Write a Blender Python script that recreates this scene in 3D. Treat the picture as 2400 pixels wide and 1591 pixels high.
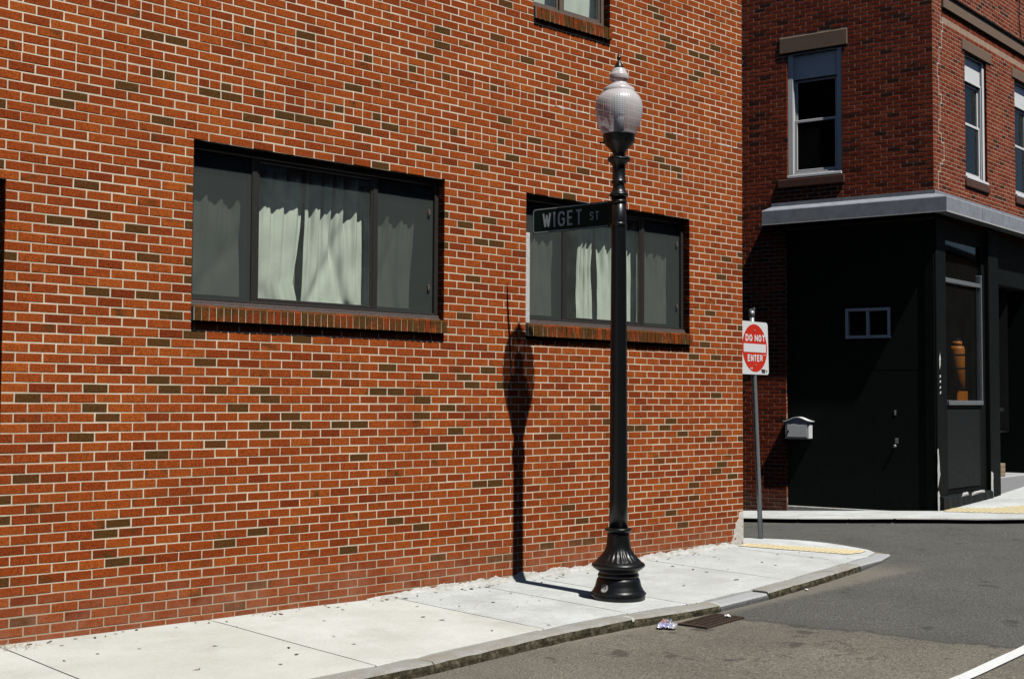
import bpy, bmesh, math, random
from mathutils import Matrix, Vector, noise
R_ = random.Random(7)
for o in list(bpy.data.objects): bpy.data.objects.remove(o)
SC = bpy.context.scene
COL = SC.collection
# ---------------------------------------------------------------- camera
CAM = Vector((-12.35736, -9.02992, 1.69077))
CR = Vector((0.72365956, -0.69013674, 0.0053034))
CU = Vector((-0.03672846, -0.03083679, 0.99884939))
CF = Vector((0.68917912, 0.7230217, 0.047663))
cam = bpy.data.cameras.new('camera'); co = bpy.data.objects.new('camera', cam); COL.objects.link(co)
cam.sensor_width = 36.0; cam.lens = 45.0; cam.clip_start = 0.05; cam.clip_end = 2000
m = Matrix((CR, CU, -CF)).transposed().to_4x4(); m.translation = CAM; co.matrix_world = m
SC.camera = co
# ---------------------------------------------------------------- light
SUN = Vector((-0.012, -1.0, 1.826)).normalized()      # towards the sun
w = bpy.data.worlds.new('World'); SC.world = w; w.use_nodes = True
nt = w.node_tree; nt.nodes.clear()
sky = nt.nodes.new('ShaderNodeTexSky'); sky.sky_type = 'NISHITA'; sky.sun_disc = False; sky.air_density = .8; sky.dust_density = .3; sky.ozone_density = 1.0
sky.sun_elevation = math.asin(SUN.z); sky.sun_rotation = math.radians(180.7)
bg = nt.nodes.new('ShaderNodeBackground'); bg.inputs[1].default_value = 0.05
ow = nt.nodes.new('ShaderNodeOutputWorld')
nt.links.new(sky.outputs[0], bg.inputs[0]); nt.links.new(bg.outputs[0], ow.inputs[0])
sl = bpy.data.lights.new('sun', 'SUN'); sl.energy = 5.0; sl.angle = math.radians(0.5); sl.color = (1.0, 0.965, 0.905)
so = bpy.data.objects.new('sun', sl); COL.objects.link(so)
so.rotation_euler = SUN.to_track_quat('Z', 'Y').to_euler(); so.location = (-4, -12, 20)
SC.view_settings.view_transform = 'Standard'; SC.view_settings.look = 'None'
SC.view_settings.exposure = 0.12; SC.view_settings.gamma = 1.0; SC.view_settings.use_curve_mapping = False
SC.cycles.max_bounces = 8; SC.cycles.diffuse_bounces = 0; SC.cycles.transparent_max_bounces = 12

# ---------------------------------------------------------------- helpers
def lerp(x, xs, ys):
    if x <= xs[0]: return ys[0]
    for i in range(len(xs)-1):
        if x <= xs[i+1]:
            t = (x-xs[i])/(xs[i+1]-xs[i]); return ys[i]+t*(ys[i+1]-ys[i])
    return ys[-1]
def road_z(x, y):
    return lerp(x, [-60,-30,-8.7,-4,0,2,5,8,12,30,60], [-.05,-.1,-.155,-.17,-.07,-.03,-.02,.11,.38,1.2,1.6]) + lerp(y, [-50,.5,4,40], [0,0,-.15,-1.5])
def walk_z(x, y):
    return lerp(x, [-20,-8.7,-3.65,-.3,.3,1.3], [-.03,-.04,-.055,.025,.012,-.018]) + .015*min(y, 0)
def far_z(x, y):
    return road_z(x, y) + .055

class MB:
    """collects geometry in local coordinates"""
    def __init__(s): s.v = []; s.f = []; s.mi = []; s.smooth = []
    def quad(s, pts, mi=0, sm=False):
        b = len(s.v); s.v += [tuple(p) for p in pts]; s.f.append(tuple(range(b, b+len(pts)))); s.mi.append(mi); s.smooth.append(sm)
    def box(s, a, b, mi=0, T=None):
        (x0,y0,z0), (x1,y1,z1) = a, b
        P = [(x0,y0,z0),(x1,y0,z0),(x1,y1,z0),(x0,y1,z0),(x0,y0,z1),(x1,y0,z1),(x1,y1,z1),(x0,y1,z1)]
        if T: P = [T(*p) for p in P]
        k = len(s.v); s.v += [tuple(p) for p in P]
        for f in ((0,3,2,1),(4,5,6,7),(0,1,5,4),(1,2,6,5),(2,3,7,6),(3,0,4,7)):
            s.f.append(tuple(k+i for i in f)); s.mi.append(mi); s.smooth.append(False)
    def bbox(s, a, b, bev=.004, mi=0, T=None):
        """bevelled box"""
        bm = bmesh.new(); bmesh.ops.create_cube(bm, size=1)
        for v in bm.verts:
            v.co = Vector(((a[0]+b[0])/2+v.co.x*abs(b[0]-a[0]), (a[1]+b[1])/2+v.co.y*abs(b[1]-a[1]), (a[2]+b[2])/2+v.co.z*abs(b[2]-a[2])))
        bmesh.ops.bevel(bm, geom=bm.edges[:], offset=bev, segments=1, affect='EDGES')
        s.add_bm(bm, mi, T); bm.free()
    def add_bm(s, bm, mi=0, T=None, sm=False):
        k = len(s.v); bm.verts.ensure_lookup_table()
        for i, v in enumerate(bm.verts):
            v.index = i; s.v.append(tuple(T(*v.co)) if T else tuple(v.co))
        for f in bm.faces:
            s.f.append(tuple(k+v.index for v in f.verts)); s.mi.append(mi); s.smooth.append(sm)
    def lathe(s, prof, n=32, mi=0, c=(0,0), mod=None, sm=True, cap=True):
        k = len(s.v)
        for j, (r, z) in enumerate(prof):
            for i in range(n):
                a = 2*math.pi*i/n; rr = r*(mod(a, z) if mod else 1)
                s.v.append((c[0]+rr*math.cos(a), c[1]+rr*math.sin(a), z))
        for j in range(len(prof)-1):
            for i in range(n):
                i2 = (i+1) % n
                s.f.append((k+j*n+i, k+j*n+i2, k+(j+1)*n+i2, k+(j+1)*n+i)); s.mi.append(mi); s.smooth.append(sm)
        if cap:
            s.f.append(tuple(k+i for i in reversed(range(n)))); s.mi.append(mi); s.smooth.append(False)
            s.f.append(tuple(k+(len(prof)-1)*n+i for i in range(n))); s.mi.append(mi); s.smooth.append(False)
    def tube(s, pts, r, n=8, mi=0):
        pts = [Vector(p) for p in pts]; k = len(s.v)
        for i, p in enumerate(pts):
            d = (pts[min(i+1, len(pts)-1)]-pts[max(i-1, 0)]).normalized()
            a = d.orthogonal().normalized(); b = d.cross(a)
            if i and (a.dot(pa) < 0.5):
                a = (pa-d*pa.dot(d)).normalized(); b = d.cross(a)
            pa = a
            for j in range(n):
                t = 2*math.pi*j/n; s.v.append(tuple(p+a*(r*math.cos(t))+b*(r*math.sin(t))))
        for i in range(len(pts)-1):
            for j in range(n):
                j2 = (j+1) % n; s.f.append((k+i*n+j, k+i*n+j2, k+(i+1)*n+j2, k+(i+1)*n+j)); s.mi.append(mi); s.smooth.append(True)
        for e, rv in ((0, True), (len(pts)-1, False)):
            q = [k+e*n+j for j in range(n)]; s.f.append(tuple(reversed(q) if rv else q)); s.mi.append(mi); s.smooth.append(False)
    def poly(s, pts2, z0, z1, mi=0, T=None):
        """extruded polygon (ccw) between z0 and z1"""
        n = len(pts2); k = len(s.v)
        P = [(x, y, z0) for x, y in pts2]+[(x, y, z1) for x, y in pts2]
        s.v += [tuple(T(*p)) if T else p for p in P]
        s.f += [tuple(range(k+n, k+2*n)), tuple(reversed(range(k, k+n)))]; s.mi += [mi]*2; s.smooth += [False]*2
        for i in range(n):
            j = (i+1) % n; s.f.append((k+i, k+j, k+n+j, k+n+i)); s.mi.append(mi); s.smooth.append(False)
    def mesh(s, name, mats):
        me = bpy.data.meshes.new(name); me.from_pydata(s.v, [], s.f)
        for mt in (mats if isinstance(mats, (list, tuple)) else [mats]): me.materials.append(mt)
        me.polygons.foreach_set('material_index', s.mi); me.polygons.foreach_set('use_smooth', s.smooth)
        me.update(); return me
    def build(s, name, mats, parent=None):
        o = bpy.data.objects.new(name, s.mesh(name, mats)); COL.objects.link(o)
        if parent: o.parent = parent
        return o
def empty(name, loc=(0,0,0), rz=0, parent=None):
    o = bpy.data.objects.new(name, None); COL.objects.link(o); o.location = loc; o.rotation_euler = (0,0,rz); o.empty_display_size = .2
    if parent: o.parent = parent
    return o
def tag(o, label=None, cat=None, group=None, kind=None):
    if label: o['label'] = label
    if cat: o['category'] = cat
    if group: o['group'] = group
    if kind: o['kind'] = kind
    return o

# ---------------------------------------------------------------- materials
def newmat(name):
    mt = bpy.data.materials.new(name); mt.use_nodes = True
    t = mt.node_tree; t.nodes.clear()
    out = t.nodes.new('ShaderNodeOutputMaterial'); b = t.nodes.new('ShaderNodeBsdfPrincipled')
    t.links.new(b.outputs[0], out.inputs[0])
    return mt, t, b, out
def N(t, typ, **kw):
    n = t.nodes.new(typ)
    for k, v in kw.items():
        if k.startswith('i_'):
            key = k[2:]; n.inputs[int(key) if key.isdigit() else key].default_value = v
        else: setattr(n, k, v)
    return n
def pos(t, scale=(1,1,1)):
    g = N(t, 'ShaderNodeNewGeometry'); mp = N(t, 'ShaderNodeMapping'); mp.inputs['Scale'].default_value = scale
    t.links.new(g.outputs['Position'], mp.inputs[0]); return mp.outputs[0]
def nz(t, vec, scale, detail=4, rough=.6):
    n = N(t, 'ShaderNodeTexNoise'); n.inputs['Scale'].default_value = scale; n.inputs['Detail'].default_value = detail; n.inputs['Roughness'].default_value = rough
    t.links.new(vec, n.inputs['Vector']); return n.outputs[0]
def ramp(t, fac, stops):
    r = N(t, 'ShaderNodeValToRGB'); e = r.color_ramp.elements
    while len(e) < len(stops): e.new(.5)
    for el, (p, c) in zip(e, stops): el.position = p; el.color = (c, c, c, 1) if isinstance(c, (int, float)) else (*c, 1)
    t.links.new(fac, r.inputs[0]); return r.outputs[0]
def mix(t, fac, a, b, mode='MIX'):
    n = N(t, 'ShaderNodeMix', data_type='RGBA', blend_type=mode)
    for sock, v in ((0, fac), (6, a), (7, b)):
        if isinstance(v, bpy.types.NodeSocket): t.links.new(v, n.inputs[sock])
        else: n.inputs[sock].default_value = v if sock == 0 else (*v, 1)
    return n.outputs[2]
def math_(t, op, a, b=None, clamp=False):
    n = N(t, 'ShaderNodeMath', operation=op, use_clamp=clamp)
    for i, v in enumerate((a, b)):
        if v is None: continue
        if isinstance(v, bpy.types.NodeSocket): t.links.new(v, n.inputs[i])
        else: n.inputs[i].default_value = v
    return n.outputs[0]
def mrange(t, v, a, b, c=0., d=1., smooth=True):
    n = N(t, 'ShaderNodeMapRange', interpolation_type='SMOOTHSTEP' if smooth else 'LINEAR')
    t.links.new(v, n.inputs[0])
    for i, x in enumerate((a, b, c, d)): n.inputs[1+i].default_value = x
    return n.outputs[0]
def bump(t, b, h, strength=.3, dist=.01):
    n = N(t, 'ShaderNodeBump'); n.inputs['Strength'].default_value = strength; n.inputs['Distance'].default_value = dist
    t.links.new(h, n.inputs['Height']); t.links.new(n.outputs[0], b.inputs['Normal'])
def simple(name, c1, c2=None, scale=20, rough=.7, metal=0., bstr=.15, bdist=.004, spec=.5, detail=5):
    mt, t, b, o = newmat(name); p = pos(t)
    c2 = c2 or tuple(x*.75 for x in c1)
    n = nz(t, p, scale, detail); col = ramp(t, n, [(.3, c2), (.7, c1)])
    t.links.new(col, b.inputs['Base Color']); b.inputs['Roughness'].default_value = rough; b.inputs['Metallic'].default_value = metal
    b.inputs['Specular IOR Level'].default_value = spec
    rr = ramp(t, nz(t, p, scale*2.3, 3), [(.25, max(0, rough-.12)), (.75, min(1, rough+.12))]); t.links.new(rr, b.inputs['Roughness'])
    if bstr: bump(t, b, nz(t, p, scale*4, 6), bstr, bdist)
    return mt
def brick_mat(name, attr, base, warm, deep, dark, dirt, wash=True):
    """clay brick; 'tone' and 'burn' come with each brick"""
    mt, t, b, o = newmat(name); p = pos(t)
    a1 = N(t, 'ShaderNodeAttribute', attribute_type=attr, attribute_name='tone'); a2 = N(t, 'ShaderNodeAttribute', attribute_type=attr, attribute_name='burn')
    tone, burn = a1.outputs['Fac'], a2.outputs['Fac']
    col = ramp(t, tone, [(0, deep), (.45, base), (1, warm)])
    n1 = nz(t, p, 26, 5, .65); n2 = nz(t, p, 9, 3)
    col = mix(t, math_(t, 'MULTIPLY', ramp(t, n1, [(.35, 1.), (.62, 0.)]), .30), col, deep)
    fl = mrange(t, math_(t, 'ADD', math_(t, 'MULTIPLY', burn, 1.15), math_(t, 'MULTIPLY', math_(t, 'SUBTRACT', n2, .5), 1.1)), .55, .85)
    col = mix(t, math_(t, 'MULTIPLY', fl, .93), col, dark)
    fine = nz(t, p, 75, 4, .8)
    col = mix(t, .85, col, ramp(t, fine, [(.32, .16), (.68, .82)]), 'OVERLAY')
    st_ = N(t, 'ShaderNodeTexNoise'); st_.inputs['Scale'].default_value = 1.0; st_.inputs['Detail'].default_value = 6; st_.inputs['Roughness'].default_value = .65
    t.links.new(pos(t, (3.2, 3.2, .55)), st_.inputs['Vector'])
    col = mix(t, ramp(t, st_.outputs[0], [(.50, 0.), (.72, .38)]), col, deep)
    if wash:
        g = N(t, 'ShaderNodeNewGeometry'); sx = N(t, 'ShaderNodeSeparateXYZ'); t.links.new(g.outputs['Position'], sx.inputs[0])
        lo = mrange(t, sx.outputs[2], .44, .0); st = math_(t, 'MULTIPLY', lo, ramp(t, nz(t, p, 4, 5, .7), [(.38, .12), (.66, .80)]))
        col = mix(t, st, col, dirt)
        ef = ramp(t, nz(t, p, 2.3, 6, .75), [(.62, 0.), (.8, .35)]); col = mix(t, ef, col, dirt)
    t.links.new(col, b.inputs['Base Color']); b.inputs['Roughness'].default_value = .9; b.inputs['Specular IOR Level'].default_value = .06
    bump(t, b, math_(t, 'ADD', math_(t, 'MULTIPLY', nz(t, p, 120, 6, .7), .6), n1), .35, .004)
    return mt
BK = dict(base=(.335,.068,.0135), warm=(.42,.102,.0185), deep=(.205,.038,.0105), dark=(.085,.046,.014), dirt=(.38,.16,.095))
BF = dict(base=(.235,.044,.018), warm=(.31,.070,.032), deep=(.125,.023,.012), dark=(.05,.022,.014), dirt=(.2,.13,.1))
M = {}
M['brick_o'] = brick_mat('brick_single', 'OBJECT', **BK); M['brick_g'] = brick_mat('brick_field', 'GEOMETRY', **BK)
M['old_o'] = brick_mat('old_brick_single', 'OBJECT', **BF); M['old_g'] = brick_mat('old_brick_field', 'GEOMETRY', **BF)
def mortar_mat(name, c1, c2, low):
    mt, t, b, o = newmat(name); p = pos(t)
    col = ramp(t, nz(t, p, 14, 6, .7), [(.3, c2), (.65, c1)])
    col = mix(t, ramp(t, nz(t, p, 1.7, 5, .7), [(.42, 0.), (.68, .65)]), col, low)
    g = N(t, 'ShaderNodeNewGeometry'); sx = N(t, 'ShaderNodeSeparateXYZ'); t.links.new(g.outputs['Position'], sx.inputs[0])
    col = mix(t, math_(t, 'MULTIPLY', mrange(t, sx.outputs[2], .5, .05), .75), col, low)
    t.links.new(col, b.inputs['Base Color']); b.inputs['Roughness'].default_value = .95; b.inputs['Specular IOR Level'].default_value = .1
    bump(t, b, nz(t, p, 150, 5, .7), .5, .004); return mt
M['mortar'] = mortar_mat('pale_mortar', (.84,.74,.58), (.66,.56,.42), (.44,.35,.24))
M['old_mortar'] = mortar_mat('old_mortar', (.48,.34,.25), (.27,.17,.12), (.3,.24,.2))
M['white_mortar'] = simple('white_repair_mortar', (.74,.70,.64), (.58,.54,.48), 30, .95, bstr=.6, bdist=.006, spec=.1)
M['shell'] = simple('rear_brick_shell', (.26,.065,.035), (.18,.05,.03), 6, .9)
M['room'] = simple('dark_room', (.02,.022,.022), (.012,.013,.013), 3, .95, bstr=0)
M['bronze'] = simple('bronze_aluminium', (.050,.045,.042), (.036,.033,.031), 40, .45, .3, .05)
M['taupe'] = simple('taupe_aluminium', (.20,.15,.12), (.15,.11,.09), 40, .45, .2, .05)
M['track'] = simple('worn_track', (.20,.155,.14), (.09,.075,.07), 60, .5, .3, .1)
M['cloth'] = simple('cream_curtain', (.82,.83,.77), (.74,.75,.69), 90, .95, bstr=.25, bdist=.002, spec=.1)
M['white'] = simple('white_vinyl', (.78,.79,.80), (.72,.73,.74), 8, .4, bstr=.03)
M['grey_white'] = simple('chalky_paint', (.68,.67,.66), (.46,.45,.44), 45, .8, bstr=.3)
M['iron'] = simple('black_cast_iron', (.0050,.0062,.0068), (.003,.0038,.0042), 60, .34, bstr=.2, bdist=.002, spec=.42)
M['black'] = simple('black_storefront_paint', (.0045,.0066,.0064), (.003,.0046,.0045), 5, .75, bstr=.1, spec=.12)
M['black2'] = simple('charcoal_panel_paint', (.0085,.0115,.0118), (.0055,.0078,.008), 12, .65, bstr=.1, spec=.2)
M['zinc'] = simple('zinc_flashing', (.30,.32,.36), (.20,.22,.25), 7, .6, 0., .06)
M['steel'] = simple('galvanised_steel', (.34,.36,.38), (.2,.22,.24), 60, .45, .55, .06)
M['stone'] = simple('brownstone', (.225,.155,.115), (.155,.108,.082), 60, .92, bstr=.5, bdist=.006, spec=.15)
M['signgreen'] = simple('sign_green', (.004,.024,.018), (.003,.018,.014), 20, .6, bstr=0, spec=.15)
M['signwhite'] = simple('sign_white', (.78,.79,.80), (.70,.71,.72), 50, .45, bstr=0)
M['oldwhite'] = simple('aged_white_sheeting', (.78,.79,.77), (.62,.63,.61), 90, .55, bstr=0)
M['red'] = simple('sign_red', (.66,.030,.010), (.58,.024,.008), 60, .45, bstr=0)
M['ink'] = simple('black_ink', (.02,.02,.02), None, 20, .6, bstr=0)
M['sticker'] = simple('sticker_white', (.68,.66,.62), (.45,.43,.40), 70, .6, bstr=.05)
M['old_sill'] = simple('dark_brick_sill', (.10,.036,.022), (.05,.02,.014), 20, .9)  # dark brown brick tone for the corner building's sills
M['granite_dark'] = simple('dark_granite_face', (.13,.135,.135), (.06,.062,.06), 35, .85, bstr=.4)
M['granite_light'] = simple('pale_granite', (.42,.43,.44), (.27,.28,.29), 90, .8, bstr=.3)
M['tan'] = simple('tan_brick', (.36,.27,.18), (.25,.18,.12), 30, .9, bstr=.3)
M['orange'] = simple('orange_plastic', (.70,.20,.015), (.56,.14,.01), 12, .5, bstr=.05)
M['yellowstrip'] = simple('yellow_tape', (.62,.45,.03), None, 12, .5, bstr=0)
M['paint_line'] = simple('white_road_paint', (.72,.73,.74), (.56,.57,.57), 60, .8, bstr=.4, bdist=.004, spec=.2)
M['grate'] = simple('rusty_cast_grate', (.075,.05,.034), (.035,.025,.019), 50, .8, .3, .4)
M['pit'] = simple('drain_pit', (.012,.011,.010), None, 5, .9, bstr=0)
M['leaf'] = simple('dry_leaf', (.085,.045,.028), (.045,.026,.018), 40, .9, bstr=.2, spec=.1)
M['straw'] = simple('dry_straw', (.44,.30,.13), (.28,.18,.08), 40, .9, bstr=0, spec=.1)
M['foil'] = simple('silver_foil', (.72,.73,.80), (.55,.56,.66), 30, .3, .5, .1)
M['foilblue'] = simple('blue_print', (.16,.20,.55), (.5,.5,.7), 40, .4, .1, .1)
M['foilred'] = simple('red_print', (.6,.2,.15), (.7,.5,.45), 40, .4, .1, .1)
M['scrap'] = simple('white_scrap', (.8,.8,.78), None, 30, .7, bstr=.1)

def concrete(name, c1, c2, stain):
    mt, t, b, o = newmat(name); p = pos(t)
    inf = N(t, 'ShaderNodeObjectInfo'); wa = N(t, 'ShaderNodeAttribute', attribute_type='OBJECT', attribute_name='warmth')
    col = ramp(t, nz(t, p, 1.3, 6, .75), [(.35, c2), (.65, c1)])
    col = mix(t, .5, col, ramp(t, nz(t, p, 70, 4, .9), [(.33, .22), (.67, .78)]), 'OVERLAY')
    col = mix(t, math_(t, 'MULTIPLY', inf.outputs['Random'], .22), col, stain)
    col = mix(t, wa.outputs['Fac'], col, mix(t, .45, col, (.56,.54,.465)))
    # old gum and drip spots
    vo = N(t, 'ShaderNodeTexVoronoi', feature='F1'); vo.inputs['Scale'].default_value = 7.0; vo.inputs['Randomness'].default_value = 1
    t.links.new(p, vo.inputs['Vector'])
    sp = mrange(t, math_(t, 'ADD', vo.outputs['Distance'], math_(t, 'MULTIPLY', nz(t, p, 60, 3), .06)), .10, .075)
    keep = math_(t, 'GREATER_THAN', N_sep(t, vo.outputs['Color']), .72)
    col = mix(t, math_(t, 'MULTIPLY', math_(t, 'MULTIPLY', sp, keep), .6), col, (.13,.11,.095))
    bl = ramp(t, nz(t, p, .9, 5, .75), [(.52, 0.), (.76, .6)]); col = mix(t, bl, col, stain)
    t.links.new(col, b.inputs['Base Color']); b.inputs['Roughness'].default_value = .93; b.inputs['Specular IOR Level'].default_value = .2
    bump(t, b, math_(t, 'ADD', nz(t, p, 210, 4, .7), nz(t, p, 18, 4)), .35, .004); return mt
def N_sep(t, colsock):
    s = N(t, 'ShaderNodeSeparateColor'); t.links.new(colsock, s.inputs[0]); return s.outputs[0]
M['concrete'] = concrete('pale_sidewalk_concrete', (.57,.60,.60), (.41,.425,.42), (.30,.285,.255))
M['concrete_bed'] = simple('joint_dirt', (.30,.235,.15), (.17,.13,.085), 40, .95)
M['skirt'] = simple('crumbly_cement', (.53,.54,.53), (.36,.345,.31), 16, .95, bstr=.6, bdist=.006, spec=.1)
def kerb_mats():
    mt, t, b, o = newmat('granite_kerb'); p = pos(t)
    col = ramp(t, nz(t, p, 110, 3, .8), [(.25, (.17,.17,.16)), (.75, (.44,.44,.42))])
    col = mix(t, ramp(t, nz(t, p, 4, 6, .7), [(.42, 0.), (.66, .7)]), col, (.23,.20,.15))
    t.links.new(col, b.inputs['Base Color']); b.inputs['Roughness'].default_value = .9; b.inputs['Specular IOR Level'].default_value = .2
    bump(t, b, nz(t, p, 45, 6, .7), .5, .012); top = mt
    mt, t, b, o = newmat('mossy_kerb_face'); p = pos(t)
    col = ramp(t, nz(t, p, 17, 6, .75), [(.34, (.020,.018,.011)), (.50, (.062,.056,.035)), (.70, (.20,.178,.125))])
    t.links.new(col, b.inputs['Base Color']); b.inputs['Roughness'].default_value = .95; b.inputs['Specular IOR Level'].default_value = .1
    bump(t, b, nz(t, p, 50, 6, .7), .8, .015); return top, mt
M['kerb'], M['kerbface'] = kerb_mats()
def asphalt():
    mt, t, b, o = newmat('worn_asphalt'); p = pos(t)
    g = N(t, 'ShaderNodeNewGeometry'); sx = N(t, 'ShaderNodeSeparateXYZ'); t.links.new(g.outputs['Position'], sx.inputs[0])
    agg = nz(t, p, 62, 4, .9); agg2 = nz(t, p, 24, 5, .8)
    new = ramp(t, agg, [(.34, (.022,.023,.022)), (.5, (.103,.101,.092)), (.68, (.25,.245,.225))])
    old = ramp(t, agg, [(.34, (.034,.030,.024)), (.5, (.175,.158,.128)), (.68, (.41,.375,.315))])
    wob = math_(t, 'MULTIPLY', math_(t, 'SUBTRACT', nz(t, p, 2.2, 5, .6), .5), .5)
    edge = math_(t, 'ADD', math_(t, 'ADD', sx.outputs[0], wob), math_(t, 'MULTIPLY', sx.outputs[1], .22))
    f = mrange(t, math_(t, 'ADD', edge, math_(t, 'MULTIPLY', agg2, .10)), -3.97, -3.79)
    col = mix(t, f, old, new)
    seam = math_(t, 'MULTIPLY', mrange(t, edge, -3.95, -3.90), mrange(t, edge, -3.85, -3.90)); col = mix(t, math_(t, 'MULTIPLY', seam, .5), col, (.03,.03,.028))
    col = mix(t, ramp(t, nz(t, p, .8, 5, .7), [(.40, 0.), (.70, .38)]), col, (.050,.050,.046))
    big = N(t, 'ShaderNodeTexNoise'); big.inputs['Scale'].default_value = 3.4; big.inputs['Detail'].default_value = 4
    t.links.new(pos(t, (1, .8, 1)), big.inputs['Vector'])
    col = mix(t, ramp(t, big.outputs[0], [(.655, 0.), (.70, .65)]), col, (.042,.040,.036))
    col = mix(t, ramp(t, agg2, [(.35, .35), (.5, 0.)]), col, (.045,.043,.038))
    # pale grit swept along the kerb line
    kd = math_(t, 'ADD', sx.outputs[1], math_(t, 'ADD', 2.05, math_(t, 'MULTIPLY', math_(t, 'SUBTRACT', nz(t, p, 6, 4), .5), .22)))
    gr = math_(t, 'MULTIPLY', mrange(t, kd, -.20, -.02), mrange(t, sx.outputs[0], .55, -.4))
    col = mix(t, math_(t, 'MULTIPLY', gr, .40), col, (.27,.24,.19))
    # cracks
    cv = N(t, 'ShaderNodeTexVoronoi', feature='DISTANCE_TO_EDGE'); cv.inputs['Scale'].default_value = .42
    dv = N(t, 'ShaderNodeVectorMath', operation='ADD'); nn = N(t, 'ShaderNodeTexNoise'); nn.inputs['Scale'].default_value = 2.5; nn.inputs['Detail'].default_value = 6
    t.links.new(p, nn.inputs['Vector']); t.links.new(p, dv.inputs[0]); t.links.new(nn.outputs['Color'], dv.inputs[1]); t.links.new(dv.outputs[0], cv.inputs['Vector'])
    ck = math_(t, 'MULTIPLY', mrange(t, cv.outputs['Distance'], .006, .002), ramp(t, nz(t, p, .7, 3), [(.55, 0.), (.62, .45)]))
    col = mix(t, ck, col, (.02,.02,.019))
    t.links.new(col, b.inputs['Base Color']); b.inputs['Roughness'].default_value = .88; b.inputs['Specular IOR Level'].default_value = .25
    bump(t, b, math_(t, 'ADD', agg, agg2), .8, .01); return mt
M['asphalt'] = asphalt()
def tactile():
    mt, t, b, o = newmat('yellow_tactile'); p = pos(t)
    col = ramp(t, nz(t, p, 25, 6, .7), [(.3, (.60,.51,.30)), (.7, (.74,.64,.41))])
    t.links.new(col, b.inputs['Base Color']); b.inputs['Roughness'].default_value = .85; bump(t, b, nz(t, p, 90, 3), .3, .004); return mt
M['tactile'] = tactile()
def schlick(t):
    g = N(t, 'ShaderNodeNewGeometry'); d = N(t, 'ShaderNodeVectorMath', operation='DOT_PRODUCT'); t.links.new(g.outputs['Normal'], d.inputs[0]); t.links.new(g.outputs['Incoming'], d.inputs[1])
    c = math_(t, 'SUBTRACT', 1., math_(t, 'ABSOLUTE', d.outputs['Value'])); return math_(t, 'ADD', .04, math_(t, 'MULTIPLY', .96, math_(t, 'POWER', c, 5.)))
def glass(name, tint, refl, rough=.02, haze=.035):
    mt = bpy.data.materials.new(name); mt.use_nodes = True; t = mt.node_tree; t.nodes.clear()
    out = N(t, 'ShaderNodeOutputMaterial'); tr = N(t, 'ShaderNodeBsdfTransparent'); gl = N(t, 'ShaderNodeBsdfGlossy'); mx = N(t, 'ShaderNodeMixShader')
    tr.inputs[0].default_value = (*tint, 1); gl.inputs[0].default_value = (1,1,1,1); gl.inputs['Roughness'].default_value = rough
    f = math_(t, 'MULTIPLY', schlick(t), refl, True)
    hz = N(t, 'ShaderNodeBsdfDiffuse'); hz.inputs[0].default_value = (.62,.74,.68,1); hm = N(t, 'ShaderNodeMixShader'); p_ = pos(t)
    t.links.new(ramp(t, nz(t, p_, 3.5, 5, .7), [(.3, haze*.6), (.7, haze*1.4)]), hm.inputs[0]); t.links.new(tr.outputs[0], hm.inputs[1]); t.links.new(hz.outputs[0], hm.inputs[2])
    t.links.new(f, mx.inputs[0]); t.links.new(hm.outputs[0], mx.inputs[1]); t.links.new(gl.outputs[0], mx.inputs[2]); t.links.new(mx.outputs[0], out.inputs[0]); return mt
M['glass'] = glass('window_glass', (.94,.972,.945), 1.2)
M['glass_dark'] = glass('tinted_shop_glass', (.80,.84,.84), .65, haze=.006)
def screen():
    mt = bpy.data.materials.new('insect_screen_mesh'); mt.use_nodes = True; t = mt.node_tree; t.nodes.clear()
    out = N(t, 'ShaderNodeOutputMaterial'); tr = N(t, 'ShaderNodeBsdfTransparent'); d = N(t, 'ShaderNodeBsdfDiffuse'); mx = N(t, 'ShaderNodeMixShader')
    d.inputs[0].default_value = (.075,.088,.084,1); mx.inputs[0].default_value = .40
    t.links.new(tr.outputs[0], mx.inputs[1]); t.links.new(d.outputs[0], mx.inputs[2]); t.links.new(mx.outputs[0], out.inputs[0]); return mt
M['screen'] = screen()
def globe():
    mt = bpy.data.materials.new('ribbed_acrylic'); mt.use_nodes = True; t = mt.node_tree; t.nodes.clear()
    out = N(t, 'ShaderNodeOutputMaterial'); tr = N(t, 'ShaderNodeBsdfTransparent'); df = N(t, 'ShaderNodeBsdfDiffuse'); tl = N(t, 'ShaderNodeBsdfTranslucent'); gl = N(t, 'ShaderNodeBsdfGlossy')
    tr.inputs[0].default_value = (.82,.81,.83,1); df.inputs[0].default_value = (.96,.96,.99,1); tl.inputs[0].default_value = (.85,.80,.83,1); gl.inputs['Roughness'].default_value = .32
    fo = schlick(t)
    a = N(t, 'ShaderNodeMixShader'); b = N(t, 'ShaderNodeMixShader'); c = N(t, 'ShaderNodeMixShader'); a.inputs[0].default_value = .12; b.inputs[0].default_value = .50
    t.links.new(df.outputs[0], a.inputs[1]); t.links.new(tl.outputs[0], a.inputs[2]); t.links.new(tr.outputs[0], b.inputs[1]); t.links.new(a.outputs[0], b.inputs[2])
    t.links.new(fo, c.inputs[0]); t.links.new(b.outputs[0], c.inputs[1]); t.links.new(gl.outputs[0], c.inputs[2]); t.links.new(c.outputs[0], out.inputs[0]); return mt
M['globe'] = globe()

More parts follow.
